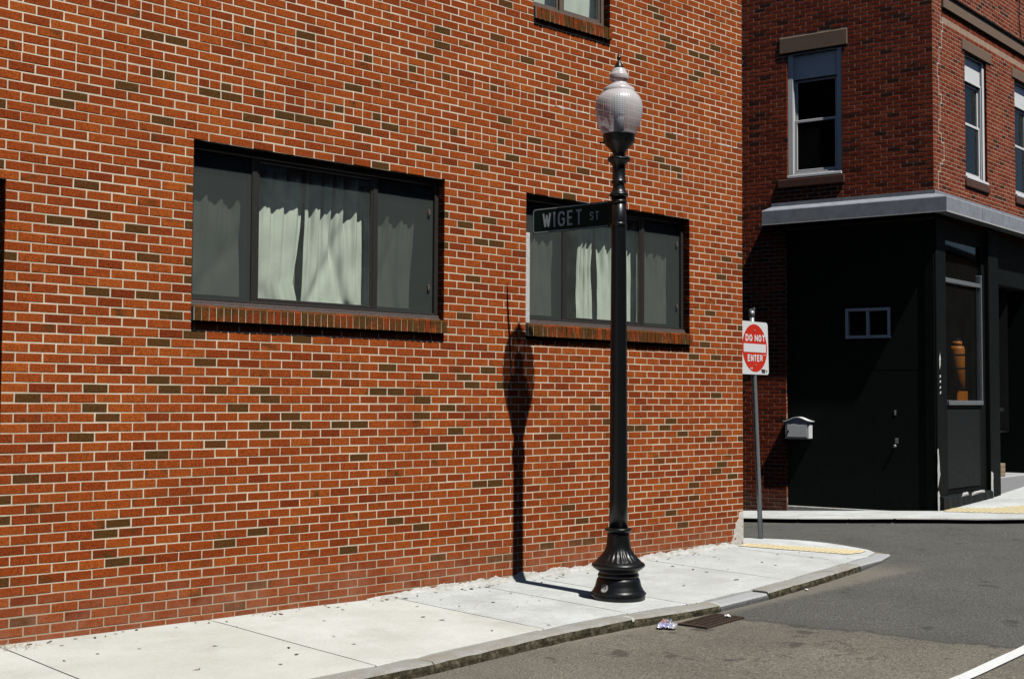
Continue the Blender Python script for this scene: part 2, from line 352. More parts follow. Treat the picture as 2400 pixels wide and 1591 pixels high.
# ---------------------------------------------------------------- ground: the road sheet
def road():
    def axis(lo, hi, fine_lo, fine_hi, step, n):
        a = [lo+(fine_lo-lo)*(1-(1-i/n)**2) for i in range(n)]
        k = int((fine_hi-fine_lo)/step); a += [fine_lo+i*step for i in range(k)]
        a += [fine_hi+(hi-fine_hi)*(i/n)**2 for i in range(n+1)]; return a
    xs = axis(-320, 320, -14, 13, .3, 14); ys = axis(-320, 320, -12, 6, .3, 14)
    b = MB(); nx = len(xs)
    for y in ys:
        for x in xs: b.v.append((x, y, road_z(x, y) + (.006*noise.noise(Vector((x*.9, y*.9, 0))) if -14 < x < 13 and -12 < y < 6 else 0)))
    for j in range(len(ys)-1):
        for i in range(nx-1):
            k = j*nx+i; b.f.append((k, k+1, k+1+nx, k+nx)); b.mi.append(0); b.smooth.append(True)
    return tag(b.build('road', M['asphalt']), kind='structure')
road()
def strip_on(f, pts, dz):
    b = MB(); n = len(pts)
    b.v = [(x, y, f(x, y)+dz) for x, y in pts]; b.f = [tuple(range(n))]; b.mi = [0]; b.smooth = [False]; return b
# white edge line, lower right
bl = MB()
A_, B_ = Vector((-9.5, -5.29)), Vector((14., -3.2)); Dl = (B_-A_).normalized(); Pn = Vector((-Dl.y, Dl.x))
for i in range(120):
    for j in range(2):
        q = [A_+(B_-A_)*((i+dj)/120)+Pn*((.052+.004*noise.noise(Vector(((i+dj)*.9, sgn, 3))))*sgn) for dj, sgn in ((0,-1),(1,-1),(1,1),(0,1))]
    bl.quad([(v.x, v.y, road_z(v.x, v.y)+.012) for v in q])
tag(bl.build('road_marking', M['paint_line']), kind='structure')

# ---------------------------------------------------------------- sidewalk and kerb
KX = [-30,-9.6,-7.4,-6.67,-5.29,-4.3,-3.25,-2.43,-.98,-.37,.35,.93]; KY = [-3.6,-2.5,-2.366,-2.312,-2.108,-2.03,-2.09,-2.04,-1.865,-1.77,-1.60,-1.37]
def ky(x): return lerp(x, KX, KY)
KW = .17
def slab_mesh(outline, zf, thick, name, parent, mat, res=.25, gap=.005):
    """paving slab: polygon cut to a grid so it follows the ground"""
    bm = bmesh.new(); vs = [bm.verts.new((x, y, 0)) for x, y in outline]; bm.faces.new(vs)
    xs = [p[0] for p in outline]; ys = [p[1] for p in outline]
    x = min(xs)+res
    while x < max(xs)-.02:
        bmesh.ops.bisect_plane(bm, geom=bm.verts[:]+bm.edges[:]+bm.faces[:], plane_co=(x,0,0), plane_no=(1,0,0)); x += res
    y = min(ys)+res
    while y < max(ys)-.02:
        bmesh.ops.bisect_plane(bm, geom=bm.verts[:]+bm.edges[:]+bm.faces[:], plane_co=(0,y,0), plane_no=(0,1,0)); y += res
    bmesh.ops.recalc_face_normals(bm, faces=bm.faces[:])
    if bm.faces[0].normal.z < 0: bmesh.ops.reverse_faces(bm, faces=bm.faces[:])
    bedges = [e for e in bm.edges if e.is_boundary]
    r = bmesh.ops.extrude_edge_only(bm, edges=bedges)
    low = [v for v in r['geom'] if isinstance(v, bmesh.types.BMVert)]
    lowset = set(low)
    for v in bm.verts:
        v.co.z = zf(v.co.x, v.co.y) + .004*noise.noise(Vector((v.co.x*1.2, v.co.y*1.2, 5)))
        if v in lowset: v.co.z -= thick
    top = [e for e in bm.edges if len(e.link_faces) == 2 and abs(e.calc_face_angle(0)) > 1.0]
    bmesh.ops.bevel(bm, geom=top, offset=.006, segments=1, affect='EDGES')
    me = bpy.data.meshes.new(name); bm.to_mesh(me); bm.free(); me.materials.append(mat)
    o = bpy.data.objects.new(name, me); COL.objects.link(o); o.parent = parent; return o
def inset(o, g):
    c = Vector((sum(p[0] for p in o)/len(o), sum(p[1] for p in o)/len(o))); out = []
    n = len(o)
    for i in range(n):
        p0, p1, p2 = Vector(o[i-1]), Vector(o[i]), Vector(o[(i+1) % n])
        n1 = Vector((-(p1-p0).y, (p1-p0).x)).normalized(); n2 = Vector((-(p2-p1).y, (p2-p1).x)).normalized()
        out.append(tuple(p1+(n1+n2)/(1+n1.dot(n2))*g))
    return out
RAMP = [(.93,-1.37),(1.08,-1.0),(1.24,-.6),(1.31,-.3),(1.25,.1),(1.08,.4),(.83,.64),(.8,3.0),(.8,9.0)]
bed = MB()
outl = [(x, ky(x)+KW+.015) for x in (-14,-9.6,-7.4,-5.29,-4.3,-3.25,-2.43,-.98,-.37,.35,.86)]+[(x-.02, y) for x, y in RAMP]+[(0,9),(0,.0),(-14,.0)]
_bm = bmesh.new(); _bm.faces.new([_bm.verts.new((x, y, 0)) for x, y in outl])
for _k in range(60): bmesh.ops.bisect_plane(_bm, geom=_bm.verts[:]+_bm.edges[:]+_bm.faces[:], plane_co=(-13.8+_k*.25,0,0), plane_no=(1,0,0))
for _k in range(24): bmesh.ops.bisect_plane(_bm, geom=_bm.verts[:]+_bm.edges[:]+_bm.faces[:], plane_co=(0,-2.4+_k*.4,0), plane_no=(0,1,0))
for _v in _bm.verts: _v.co.z = walk_z(_v.co.x, _v.co.y)-.011
bed.add_bm(_bm); _bm.free()
walk = tag(bed.build('sidewalk', M['concrete_bed']), kind='structure')
JX = [-14,-12.1,-10.4,-8.72,-7.05,-5.23,-4.17,-3.43,-1.75,-.32]
for a, b_ in zip(JX[:-1], JX[1:]):
    mids = [k for k in KX if a < k < b_]
    ol = [(a, 0)]+[(x, ky(x)+KW) for x in [a]+mids+[b_]]+[(b_, 0)]
    slab_mesh(inset(ol, .006), walk_z, .05, 'paving_slab', walk, M['concrete'])['warmth'] = 1. if b_ < -5. else .1
ol = [(-.32,0),(-.32,ky(-.32)+KW),(.35,ky(.35)+KW),(.86,-1.22)]+RAMP[1:7]+[(.8,1.2),(.0,1.2),(.0,.0)]
slab_mesh(inset(ol, .0045), walk_z, .04, 'paving_slab', walk, M['concrete'])
slab_mesh(inset([(0,1.2),(.8,1.2),(.8,3.0),(0,3.0)], .0045), walk_z, .04, 'paving_slab', walk, M['concrete'])
# yellow tactile strip at the ramp: a plate and its domes
TP = [(-.15,-.02),(.30,-1.20),(.86,-1.12),(.20,.10)]
TQ = [(-.15,-.03),(.0,-.45),(.30,-1.20),(.60,-1.19),(.90,-1.08),(.62,-.62),(.22,.08)]
def tq_plate():
    b = MB(); n = len(TQ); b.v = [(x, y, walk_z(x, y)+.007) for x, y in TQ]; b.f = [tuple(range(n))]; b.mi = [0]; b.smooth = [False]
    return b.build('tactile_plate', M['tactile'], walk)
plate = tq_plate()
def inside(p, poly):
    c = False; n = len(poly)
    for i in range(n):
        (x1, y1), (x2, y2) = poly[i], poly[(i+1) % n]
        if (y1 > p[1]) != (y2 > p[1]) and p[0] < (x2-x1)*(p[1]-y1)/(y2-y1)+x1: c = not c
    return c
def domes(poly, zf, name, parent, ang, step=.06):
    b = MB(); ca, sa = math.cos(ang), math.sin(ang)
    cx = sum(p[0] for p in poly)/len(poly); cy = sum(p[1] for p in poly)/len(poly)
    pin = inset(poly, .03) if True else poly
    for i in range(-30, 31):
        for j in range(-30, 31):
            x = cx+ca*i*step-sa*j*step; y = cy+sa*i*step+ca*j*step
            if inside((x, y), pin):
                z = zf(x, y)+.006; b.lathe([(.014, z),(.012, z+.005),(.007, z+.007)], 6, c=(x, y), cap=True)
    return tag(b.build(name, M['tactile'], parent), kind='stuff')
domes(list(TQ), walk_z, 'tactile_dome', plate, math.atan2(-1.18, .45))
# kerb stones
kerb = MB(); kp = [(x, ky(x)) for x in (-14,-9.6,-7.4,-6.67,-5.29,-4.3,-3.25,-2.43,-.98,-.37,.35,.93)]
kb = [(x, y+.04) for x, y in kp]; kb2 = [(x, y+KW-.03) for x, y in reversed(kp)]
for i in range(len(kp)-1):
    q = [kp[i], kp[i+1]]; kerb.quad([(q[0][0], q[0][1]+.03, walk_z(*q[0])-.045), (q[1][0], q[1][1]+.03, walk_z(*q[1])-.045), (q[1][0], q[1][1]+KW, walk_z(*q[1])-.045), (q[0][0], q[0][1]+KW, walk_z(*q[0])-.045)])
kerb = tag(kerb.build('kerb', M['concrete_bed']), kind='structure')
def kerb_stone(parent, xa, xb, fy, wid, ztop, zbot, rough, mats, seed, name='kerb_stone', drop=0.):
    """one granite stone following the kerb line fy(x)"""
    n = max(4, int((xb-xa)/.07)); b = MB(); cols = []
    prof = [(.0,'f0'),(.0,'f1'),(.0,'f2'),(.012,'t0'),(.35,'t1'),(.97,'t2'),(1.,'b0')]
    for i in range(n+1):
        x = xa+.006+(xb-xa-.012)*i/n; y = fy(x); d = (fy(x+.01)-fy(x-.01))/.02; nrm = Vector((-d, 1)).normalized()
        zt = ztop(x, y)-drop; zb = zbot(x, y)-.05; ring = []
        for j, (u, kx) in enumerate(prof):
            e = rough*noise.noise(Vector((x*7, j*.8, seed))); e2 = rough*.6*noise.noise(Vector((x*16, j*1.7, seed+9)))
            if kx == 'f0': off, z = -.012+e, zb
            elif kx == 'f1': off, z = -.008+e+e2, zb+.05+(zt-zb-.05)*.45
            elif kx == 'f2': off, z = .0+e*.8, zt-.016+e2*.5
            elif kx == 't0': off, z = .016+e*.6, zt-.001+e2*.25
            elif kx == 't1': off, z = wid*u, zt+e2*.3
            elif kx == 't2': off, z = wid*u-.006, zt+e2*.2
            else: off, z = wid, zt-.03
            ring.append((x+nrm.x*off, y+nrm.y*off, z))
        cols.append(ring)
    for i in range(n):
        for j in range(len(prof)-1):
            b.quad([cols[i][j], cols[i+1][j], cols[i+1][j+1], cols[i][j+1]], 1 if j < 2 else 0, False)
    for e in (0, n):
        r = cols[e]; base = [(r[-1][0], r[-1][1], r[0][2])]
        b.quad(list(reversed(r+base)) if e == 0 else r+base, 0)
    return b.build(name, mats, parent)
kz = lambda x, y: walk_z(x, y+KW)-.004
for i, (a, b_, dr) in enumerate([(-14,-11.8,0),(-11.8,-9.2,0),(-9.2,-6.67,0),(-6.67,-4.29,0),(-4.29,-3.2,.004),(-3.2,-2.41,.016),(-2.41,-.98,.0),(-.98,-.37,0),(-.37,.93,.006)]):
    ms = [M['granite_light'], M['granite_dark']] if i in (5, 8) else [M['kerb'], M['kerbface']]
    kerb_stone(kerb, a, b_, ky, KW, kz, road_z, .012 if i not in (5, 8) else .005, ms, i*3.1, drop=dr)
mp = MB()
for (x, r) in ((-4.29, .05), (-3.205, .03)):
    y = ky(x); z = kz(x, y)
    bm = bmesh.new(); bmesh.ops.create_icosphere(bm, subdivisions=2, radius=1)
    for v in bm.verts: v.co = Vector((x+v.co.x*r, y+.07+v.co.y*.08, z-.03+v.co.z*.036))+Vector((0,0,.006))*noise.noise(v.co*4)
    mp.add_bm(bm); bm.free()
mp.build('mortar_joint', M['skirt'], kerb)

# far sidewalk and kerb
FX = [(3.0,8.0),(3.2,5.0),(3.62,2.75),(3.82,1.75),(4.07,1.08),(4.36,.55),(4.87,.04),(5.25,-.45),(5.62,-.9),(6.4,-1.22),(9.,-1.05),(14,-.55),(26,.7)]
def far_walk():
    b = MB(); cl = (5.748,.614); outl = FX+[(26,2.75),(5.75,.63),(4.2,8.0)]
    bm = bmesh.new(); bm.faces.new([bm.verts.new((x, y, 0)) for x, y in outl])
    for k in range(-2, 50): bmesh.ops.bisect_plane(bm, geom=bm.verts[:]+bm.edges[:]+bm.faces[:], plane_co=(2+k*.5,0,0), plane_no=(1,0,0))
    for k in range(0, 20): bmesh.ops.bisect_plane(bm, geom=bm.verts[:]+bm.edges[:]+bm.faces[:], plane_co=(0,-1.5+k*.5,0), plane_no=(0,1,0))
    bmesh.ops.recalc_face_normals(bm, faces=bm.faces[:])
    if bm.faces[0].normal.z < 0: bmesh.ops.reverse_faces(bm, faces=bm.faces[:])
    for v in bm.verts: v.co.z = far_z(v.co.x, v.co.y)-.003
    me = bpy.data.meshes.new('sidewalk'); bm.to_mesh(me); bm.free(); me.materials.append(M['concrete'])
    o = bpy.data.objects.new('sidewalk', me); COL.objects.link(o); return tag(o, kind='structure')
fwalk = far_walk()
fk = MB()
for i in range(len(FX)-1):
    (x0, y0), (x1, y1) = FX[i], FX[i+1]; n = 6
    for j in range(n):
        p = (x0+(x1-x0)*j/n, y0+(y1-y0)*j/n); q = (x0+(x1-x0)*(j+1)/n, y0+(y1-y0)*(j+1)/n)
        d = Vector((q[0]-p[0], q[1]-p[1])).normalized(); nn = Vector((d.y, -d.x))
        ramp_f = 1.0
        zt = lambda a: far_z(*a)+.004
        def off(a, k): return (a[0]-nn.x*k, a[1]-nn.y*k)
        pi_, qi = off(p, -.16), off(q, -.16)
        fk.quad([(*p, road_z(*p)-.05), (*q, road_z(*q)-.05), (*q, zt(q)), (*p, zt(p))], 1)
        fk.quad([(*p, zt(p)), (*q, zt(q)), (*qi, zt(qi)), (*pi_, zt(pi_))], 0)
fkerb = tag(fk.build('kerb', [M['kerb'], M['kerbface']]), kind='structure')
TF = [(5.66,.48),(6.02,-.52),(6.5,-.62),(9.0,-.5),(9.0,-.14),(7.0,-.16),(6.42,.1),(6.15,.62)]
bq = MB(); bq.v = [(x, y, far_z(x, y)+.004) for x, y in TF]; bq.f = [tuple(range(len(TF)))]; bq.mi = [0]; bq.smooth = [False]
tfp = bq.build('tactile_plate', M['tactile'], fwalk)
domes(TF, lambda x, y: far_z(x, y)+.0, 'tactile_dome', tfp, 0.1, .075)

# ---------------------------------------------------------------- brickwork machinery
class Face:
    """vertical face: s along it, o outward, z up"""
    def __init__(f, p, ang, flip=False):
        a = math.radians(ang); f.off = Vector((0,0,0)); f.p = Vector((p[0], p[1], 0)); f.d = Vector((math.cos(a), math.sin(a), 0))
        f.n = Vector((math.sin(a), -math.cos(a), 0)) * (-1 if flip else 1)
    def __call__(f, s, o, z): return f.p+f.d*s+f.n*o+Vector((0,0,z))
    def mat(f):
        x = f.d if f.d.cross(-f.n).z > 0 else -f.d
        return Matrix((x, -f.n, Vector((0,0,1)))).transposed().to_4x4()
def slab_open(face, s0, s1, z0, z1, ops, o0, o1, mb, cut=.003, mi=0):
    """wall slab between outward offsets o0 (front) and o1 (back) with rectangular openings"""
    ss = sorted({s0, s1}|{max(s0, min(s1, v)) for a in ops for v in (a[0]-cut, a[1]+cut)}); zz = sorted({z0, z1}|{max(z0, min(z1, v)) for a in ops for v in (a[2]-cut, a[3]+cut)})
    inn = lambda s, z: any(a[0]-cut < s < a[1]+cut and a[2]-cut < z < a[3]+cut for a in ops)
    def solid(i, j): return 0 <= i < len(ss)-1 and 0 <= j < len(zz)-1 and not inn((ss[i]+ss[i+1])/2, (zz[j]+zz[j+1])/2)
    for i in range(len(ss)-1):
        for j in range(len(zz)-1):
            if not solid(i, j): continue
            a, b, c, d = ss[i], ss[i+1], zz[j], zz[j+1]
            mb.quad([face(a,o0,c), face(b,o0,c), face(b,o0,d), face(a,o0,d)], mi); mb.quad([face(a,o1,c), face(a,o1,d), face(b,o1,d), face(b,o1,c)], mi)
            if not solid(i-1, j): mb.quad([face(a,o0,c), face(a,o0,d), face(a,o1,d), face(a,o1,c)], mi)
            if not solid(i+1, j): mb.quad([face(b,o0,c), face(b,o1,c), face(b,o1,d), face(b,o0,d)], mi)
            if not solid(i, j-1): mb.quad([face(a,o0,c), face(a,o1,c), face(b,o1,c), face(b,o0,c)], mi)
            if not solid(i, j+1): mb.quad([face(a,o0,d), face(b,o0,d), face(b,o1,d), face(a,o1,d)], mi)
def lay(s0, s1, rows, h, zof, mod, joint, ops, header=(), phase=0., anchor=None, irregular=.003):
    """list of bricks (sa, sb, za, zb, row) in running bond, cut round the openings"""
    out = []
    anchor = s1 if anchor is None else anchor
    for k in rows:
        za, zb = zof(k)+joint/2, zof(k)+h-joint/2
        if zb-za < .02: continue
        zm = (za+zb)/2; solid = [(s0, s1)]
        zcut = [za, zb]
        for a in ops:
            if a[2] < zm < a[3]: solid = [q for (p, r) in solid for q in ((p, min(r, a[0])), (max(p, a[1]), r)) if q[1]-q[0] > .02]
            elif a[3] > za and a[2] < za: pass
        md = mod/2 if k in header else mod
        off = (0 if k in header else (mod/2 if k % 2 == 0 else 0)) + phase
        for (p, r) in solid:
            n0 = math.floor((p-anchor-off)/md)-1; cuts = [p]; x = anchor+off+n0*md
            while x < r:
                if x > p+.035 and x < r-.035: cuts.append(x+R_.uniform(-irregular, irregular))
                x += md
            cuts.append(r)
            for i in range(len(cuts)-1):
                a = cuts[i]+(joint/2 if i else (joint/2 if p == s0 and False else 0)); b = cuts[i+1]-(joint/2 if i < len(cuts)-2 else 0)
                if b-a > .015: out.append((a, b, za, zb, k))
    return out
BW, BH, BD = .1932, .062, .1
def unit_brick(bev=.0035):
    b = MB(); x, z = BW/2, BH/2
    f = [(-x+bev,0,-z+bev),(x-bev,0,-z+bev),(x-bev,0,z-bev),(-x+bev,0,z-bev)]; g = [(-x,bev,-z),(x,bev,-z),(x,bev,z),(-x,bev,z)]; e = [(-x,BD,-z),(x,BD,-z),(x,BD,z),(-x,BD,z)]
    b.v = f+g+e; b.f = [(0,1,2,3)]
    for i in range(4):
        j = (i+1) % 4; b.f += [(4+i,4+j,j,i), (8+i,8+j,4+j,4+i)]
    b.mi = [0]*9; b.smooth = [False]*9; return b
def project(p):
    d = p-CAM; z = d.dot(CF); return 1200+3000*d.dot(CR)/z, 795.5-3000*d.dot(CU)/z, z
def set_bricks(face, bricks, parent, mo, mg, proud, darkset, nsingle, fieldname, darkprob=.07, bev=.0035, skip=None):
    """the bricks that show largest become parts of their own; the rest one joined field"""
    info = []
    for (a, b, za, zb, k) in bricks:
        c = face((a+b)/2, 0, (za+zb)/2); px, py, z = project(c+face.off); vis = -20 < px < 2420 and -20 < py < 1611
        if skip and skip(px, py, face): vis = False
        info.append((z if vis else 1e6+z, a, b, za, zb, k))
    order = sorted(range(len(info)), key=lambda i: info[i][0]); single = set(order[:nsingle]) if nsingle else set()
    single = {i for i in single if info[i][0] < 1e5}
    mes = []
    for q in range(8):
        uq = unit_brick(bev); uq.v = [(x+R_.uniform(-.0016, .0016), y, z_+R_.uniform(-.0014, .0014)) if y < .05 else (x, y, z_) for x, y, z_ in uq.v]
        mes.append(uq.mesh('brick', mo))
    fm = face.mat()
    V = []; Fc = []; tones = []; burns = []
    ub = unit_brick(bev)
    for i, (zz, a, b, za, zb, k) in enumerate(info):
        s, z = (a+b)/2, (za+zb)/2+.0022*noise.noise(Vector((a*.9, k*.35, 2.))); tone = min(1, max(0, R_.gauss(.48, .23))); burn = R_.uniform(0, .36) if R_.random() < .8 else R_.uniform(.36, .56)
        if darkset is not None:
            if any(abs(ds-s) < (b-a)/2+.002 and abs(dz-z) < .036 for ds, dz in darkset): burn = 1.; 
            elif not (-8.8 < s < 0 and -.1 < z < 6.5) and R_.random() < darkprob: burn = 1.
        elif R_.random() < darkprob: burn = 1.
        o = proud+R_.uniform(-.0011, .0011)
        if i in single:
            ob = bpy.data.objects.new('brick', R_.choice(mes)); COL.objects.link(ob); ob.parent = parent
            lm = fm.copy(); lm.translation = face(s, o, z); lm = lm @ Matrix.Rotation(R_.gauss(0, .004), 4, 'Y') @ Matrix.Diagonal((( b-a)/BW, 1, (zb-za)/BH, 1))
            ob.matrix_local = parent.matrix_world.inverted() @ lm if False else lm
            ob['tone'] = tone; ob['burn'] = burn
        else:
            kx, kz = (b-a)/BW, (zb-za)/BH; base = len(V); rot = R_.gauss(0, .004)
            for (x, y, zl) in ub.v:
                V.append(tuple(face(s+x*kx+(R_.uniform(-.0018, .0018) if y < .05 else 0), o-y, z+zl*kz+x*rot+(R_.uniform(-.0014, .0014) if y < .05 else 0))))
            flip = fm.determinant() < 0
            for f in ub.f: Fc.append(tuple(base+q for q in f)); tones.append(tone); burns.append(burn)
    if V:
        m_ = bpy.data.meshes.new(fieldname); m_.from_pydata(V, [], Fc); m_.materials.append(mg)
        for nm, vals in (('tone', tones), ('burn', burns)):
            at = m_.attributes.new(nm, 'FLOAT', 'FACE'); at.data.foreach_set('value', vals)
        m_.update(); fo = bpy.data.objects.new(fieldname, m_); COL.objects.link(fo); fo.parent = parent; tag(fo, kind='stuff')
        return fo

# ---------------------------------------------------------------- the red brick building on the left
H = .072
DARK = [(-7.53, 4.51), (-7.33, 4.51), (-6.27, 4.81), (-7.75, 4.08), (-8.19, 3.92), (-8.29, 3.86), (-7.05, 4.16), (-6.85, 4.14), (-6.33, 4.06), (-6.13, 4.07), (-6.63, 4.01), (-8.11, 3.29), (-8.33, 3.01), (-8.02, 3.07), (-7.3, 3.36), (-7.6, 4.22), (-7.49, 4.23), (-6.79, 4.74), (-7.49, 3.85), (-6.97, 4.23), (-6.68, 4.23), (-7.74, 3.0), (-8.68, 2.71), (-7.62, 2.78), (-8.03, 2.5), (-7.63, 2.5), (-7.44, 2.35), (-7.93, 2.13), (-7.52, 2.13), (-7.52, 1.84), (-8.02, 1.77), (-7.43, 1.77), (-8.54, 1.7), (-8.02, 1.63), (-7.93, 1.55), (-8.14, 1.41), (-7.52, 1.26), (-8.54, 1.11), (-7.82, 0.76), (-7.93, 0.69), (-7.83, 0.48), (-8.68, 0.83), (-8.68, 0.98), (-8.67, 0.39), (-8.53, 0.11), (-5.52, 4.07), (-4.81, 4.01), (-5.36, 3.77), (-4.1, 3.91), (-7.3, 3.08), (-7.31, 2.79), (-7.31, 2.65), (-4.02, 3.44), (-4.32, 3.36), (-4.11, 3.23), (-3.92, 3.23), (-4.24, 2.87), (-4.59, 3.42), (-4.59, 3.16), (-4.33, 2.5), (-7.02, 1.77), (-6.68, 1.77), (-6.81, 1.62), (-6.67, 1.47), (-5.99, 1.92), (-4.76, 1.92), (-4.36, 1.91), (-4.26, 1.84), (-5.39, 1.77), (-5.18, 1.77), (-4.88, 1.7), (-4.56, 1.63), (-4.87, 1.55), (-4.06, 1.98), (-3.9, 1.84), (-2.55, 1.62), (-2.37, 1.48), (-0.5, 1.77), (-1.32, 1.49), (-1.99, 1.42), (-1.82, 1.41), (-1.42, 1.41), (-6.6, 0.62), (-6.92, 0.55), (-5.68, 0.4), (-6.61, 0.19), (-6.79, 0.04), (-4.66, 0.26), (-3.96, 0.2), (-3.79, 0.19), (-1.68, 5.99), (-1.57, 5.91), (-1.38, 5.76), (-1.27, 5.68), (-1.77, 5.46), (-0.87, 5.68), (-0.58, 5.76), (-0.48, 5.82), (-0.96, 5.62), (-0.77, 5.62), (-0.91, 5.4), (-0.6, 5.48), (-1.28, 4.65), (-1.47, 4.36), (-1.34, 4.29), (-1.15, 4.28), (-1.14, 4.22), (-0.03, 3.86), (-0.29, 3.37), (-0.39, 3.15), (-0.04, 3.44), (-0.04, 3.3), (-0.61, 2.71), (-0.7, 2.35), (-0.91, 2.2), (-0.5, 2.2), (-0.05, 2.56), (-0.51, 1.34), (-1.12, 1.34), (-0.6, 1.27), (-0.05, 1.26), (-0.4, 0.98), (-0.51, 0.91), (-0.21, 0.85), (-0.91, 0.78), (-0.91, 0.63), (-1.32, 0.49), (-1.12, 0.34), (-3.48, 5.1), (-2.97, 5.03), (-3.13, 4.88), (-3.38, 4.29), (-3.21, 4.0), (-2.69, 4.08), (-3.69, 4.07), (-2.91, 3.79), (-3.88, 5.55), (-4.73, 5.18), (-3.88, 5.25), (-4.74, 5.03), (-4.94, 4.88), (-5.79, 4.44), (-5.01, 4.74), (-4.64, 4.74), (-5.85, 4.22), (-5.39, 4.22), (-6.07, 4.07), (-5.22, 4.15), (-3.79, 4.44), (-4.55, 4.23), (-3.9, 4.22), (-5.49, 4.73), (-3.98, 4.74), (-7.21, 2.2), (-6.19, 2.21), (-7.12, 1.98), (-5.3, 1.99), (-7.37, 1.77), (-6.61, 1.77), (-6.51, 1.7), (-6.3, 1.55), (-6.21, 1.48), (-5.8, 1.48), (-5.61, 1.48), (-6.52, 1.41), (-7.03, 1.34), (-5.62, 1.2), (-4.47, 1.41), (-4.69, 1.27), (-3.16, 1.34), (-4.14, 0.91), (-3.94, 0.91), (-5.16, 0.62), (-4.87, 0.55), (-2.92, 0.63), (-2.73, 0.48), (-3.23, 0.27), (-2.82, 0.27), (-2.63, 0.26)]
F1 = Face((0,0), 0)              # s = x, outward = -y
W1 = (-7.245,-4.628,2.304,3.744); W2 = (-3.565,-.992,2.304,3.744); W3 = (-3.474,-2.335,5.51,7.2); DO = (-10.7,-8.73,-.3,3.24)
OPS = [W1, W2, W3, DO]
house = tag(empty('brick_building', (0,0,0)), 'large sunlit orange-red brick building with two wide curtained windows beside the sidewalk', 'building')
wl = MB(); slab_open(F1, -14, 0, -.4, 10.6, OPS, 0, -.1, wl)
wall = wl.build('wall', M['mortar'], house)
bk = lay(-14, 0, range(-86, 71), H, lambda k: (63-k)*H, .2032, .0080, OPS, header=(-2, 5), anchor=0.)
bk = [b for b in bk if b[3] > -.12 and b[3] < 10.55]
set_bricks(F1, bk, wall, M['brick_o'], M['brick_g'], .0022, DARK, 290, 'brick_field')
# body behind the facade
bd = MB(); bd.box((-14,.1,-.4),(-.002,.102,10.6)) if False else None
bd.quad([(-.004,.1,-.4),(-.004,9,-.4),(-.004,9,10.6),(-.004,.1,10.6)]); bd.quad([(-14,0,10.6),(0,0,10.6),(0,9,10.6),(-14,9,10.6)]); bd.quad([(-14,9,-.4),(-14,9,10.6),(0,9,10.6),(0,9,-.4)]); bd.quad([(-14,0,-.4),(-14,0,10.6),(-14,9,10.6),(-14,9,-.4)])
bd.build('shell', M['shell'], house)
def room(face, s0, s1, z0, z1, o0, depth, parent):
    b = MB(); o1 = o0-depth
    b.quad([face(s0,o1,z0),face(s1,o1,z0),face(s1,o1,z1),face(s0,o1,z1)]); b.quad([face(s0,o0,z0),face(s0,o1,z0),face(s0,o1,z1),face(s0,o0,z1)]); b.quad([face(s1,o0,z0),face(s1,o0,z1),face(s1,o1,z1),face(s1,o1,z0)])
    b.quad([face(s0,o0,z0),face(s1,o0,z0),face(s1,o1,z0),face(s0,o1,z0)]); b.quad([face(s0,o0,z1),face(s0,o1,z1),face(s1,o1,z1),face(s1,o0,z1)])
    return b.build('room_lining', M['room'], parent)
def sill(face, s0, s1, ztop, h, parent, proud, mo, bw=.0665):
    """rowlock brick sill, each brick a part"""
    base = MB(); base.quad([face(s0,proud-.006,ztop-h+.004),face(s1,proud-.006,ztop-h+.004),face(s1,proud-.008,ztop-.008),face(s0,proud-.008,ztop-.008)])
    base.quad([face(s0,proud-.008,ztop-.008),face(s1,proud-.008,ztop-.008),face(s1,-.12,ztop+.016),face(s0,-.12,ztop+.016)]); base.quad([face(s0,proud-.006,ztop-h+.004),face(s0,-.1,ztop-h+.004),face(s1,-.1,ztop-h+.004),face(s1,proud-.006,ztop-h+.004)])
    for s in (s0+.001, s1-.001): base.quad([face(s,proud-.006,ztop-h+.004),face(s,-.1,ztop-h+.004),face(s,-.12,ztop+.016),face(s,proud-.008,ztop-.008)])
    so_ = base.build('sill', M['mortar'], parent)
    n = round((s1-s0)/bw); w_ = (s1-s0)/n; g = .004
    b = MB(); x = w_/2-g; bev = .004
    # local x along, y inward, z up
    prof = [(0,-h+.004),(0,-.010),(.006,-.004),(proud+.115,.024),(proud+.115,-.05)]
    pts = [[(sx*x, y, z) for y, z in prof] for sx in (-1, 1)]
    for j in range(4): b.quad([pts[0][j], pts[1][j], pts[1][j+1], pts[0][j+1]])
    b.quad([pts[0][0], pts[0][4], pts[1][4], pts[1][0]]); b.quad(list(pts[0])); b.quad(list(reversed(pts[1])))
    me = b.mesh('sill_brick', mo)
    for i in range(n):
        ob = bpy.data.objects.new('sill_brick', me); COL.objects.link(ob); ob.parent = so_
        lm = face.mat(); lm.translation = face(s0+w_*(i+.5), proud+R_.uniform(-.002, .002), ztop+R_.uniform(-.0015, .0015)); ob.matrix_local = lm
        ob['tone'] = R_.uniform(.0, .4); ob['burn'] = R_.choice([.55,.6,.66,.72,.8,.7])
    return so_
def rect_frame(mb, face, s0, s1, z0, z1, wd, o0, o1, mi=0, wb=None, wt=None):
    wb = wd if wb is None else wb; wt = wd if wt is None else wt
    T = lambda x, y, z: face(x, y, z)
    for a, b in (((s0,o1,z0),(s0+wd,o0,z1)), ((s1-wd,o1,z0),(s1,o0,z1)), ((s0+wd,o1,z0),(s1-wd,o0,z0+wb)), ((s0+wd,o1,z1-wt),(s1-wd,o0,z1))): mb.bbox(a, b, .003, mi, T)
def pane(face, s0, s1, z0, z1, o, mat, parent, name='pane'):
    b = MB(); b.box((s0,o-.004,z0),(s1,o,z1),0,lambda x,y,z: face(x,y,z)); return b.build(name, mat, parent)
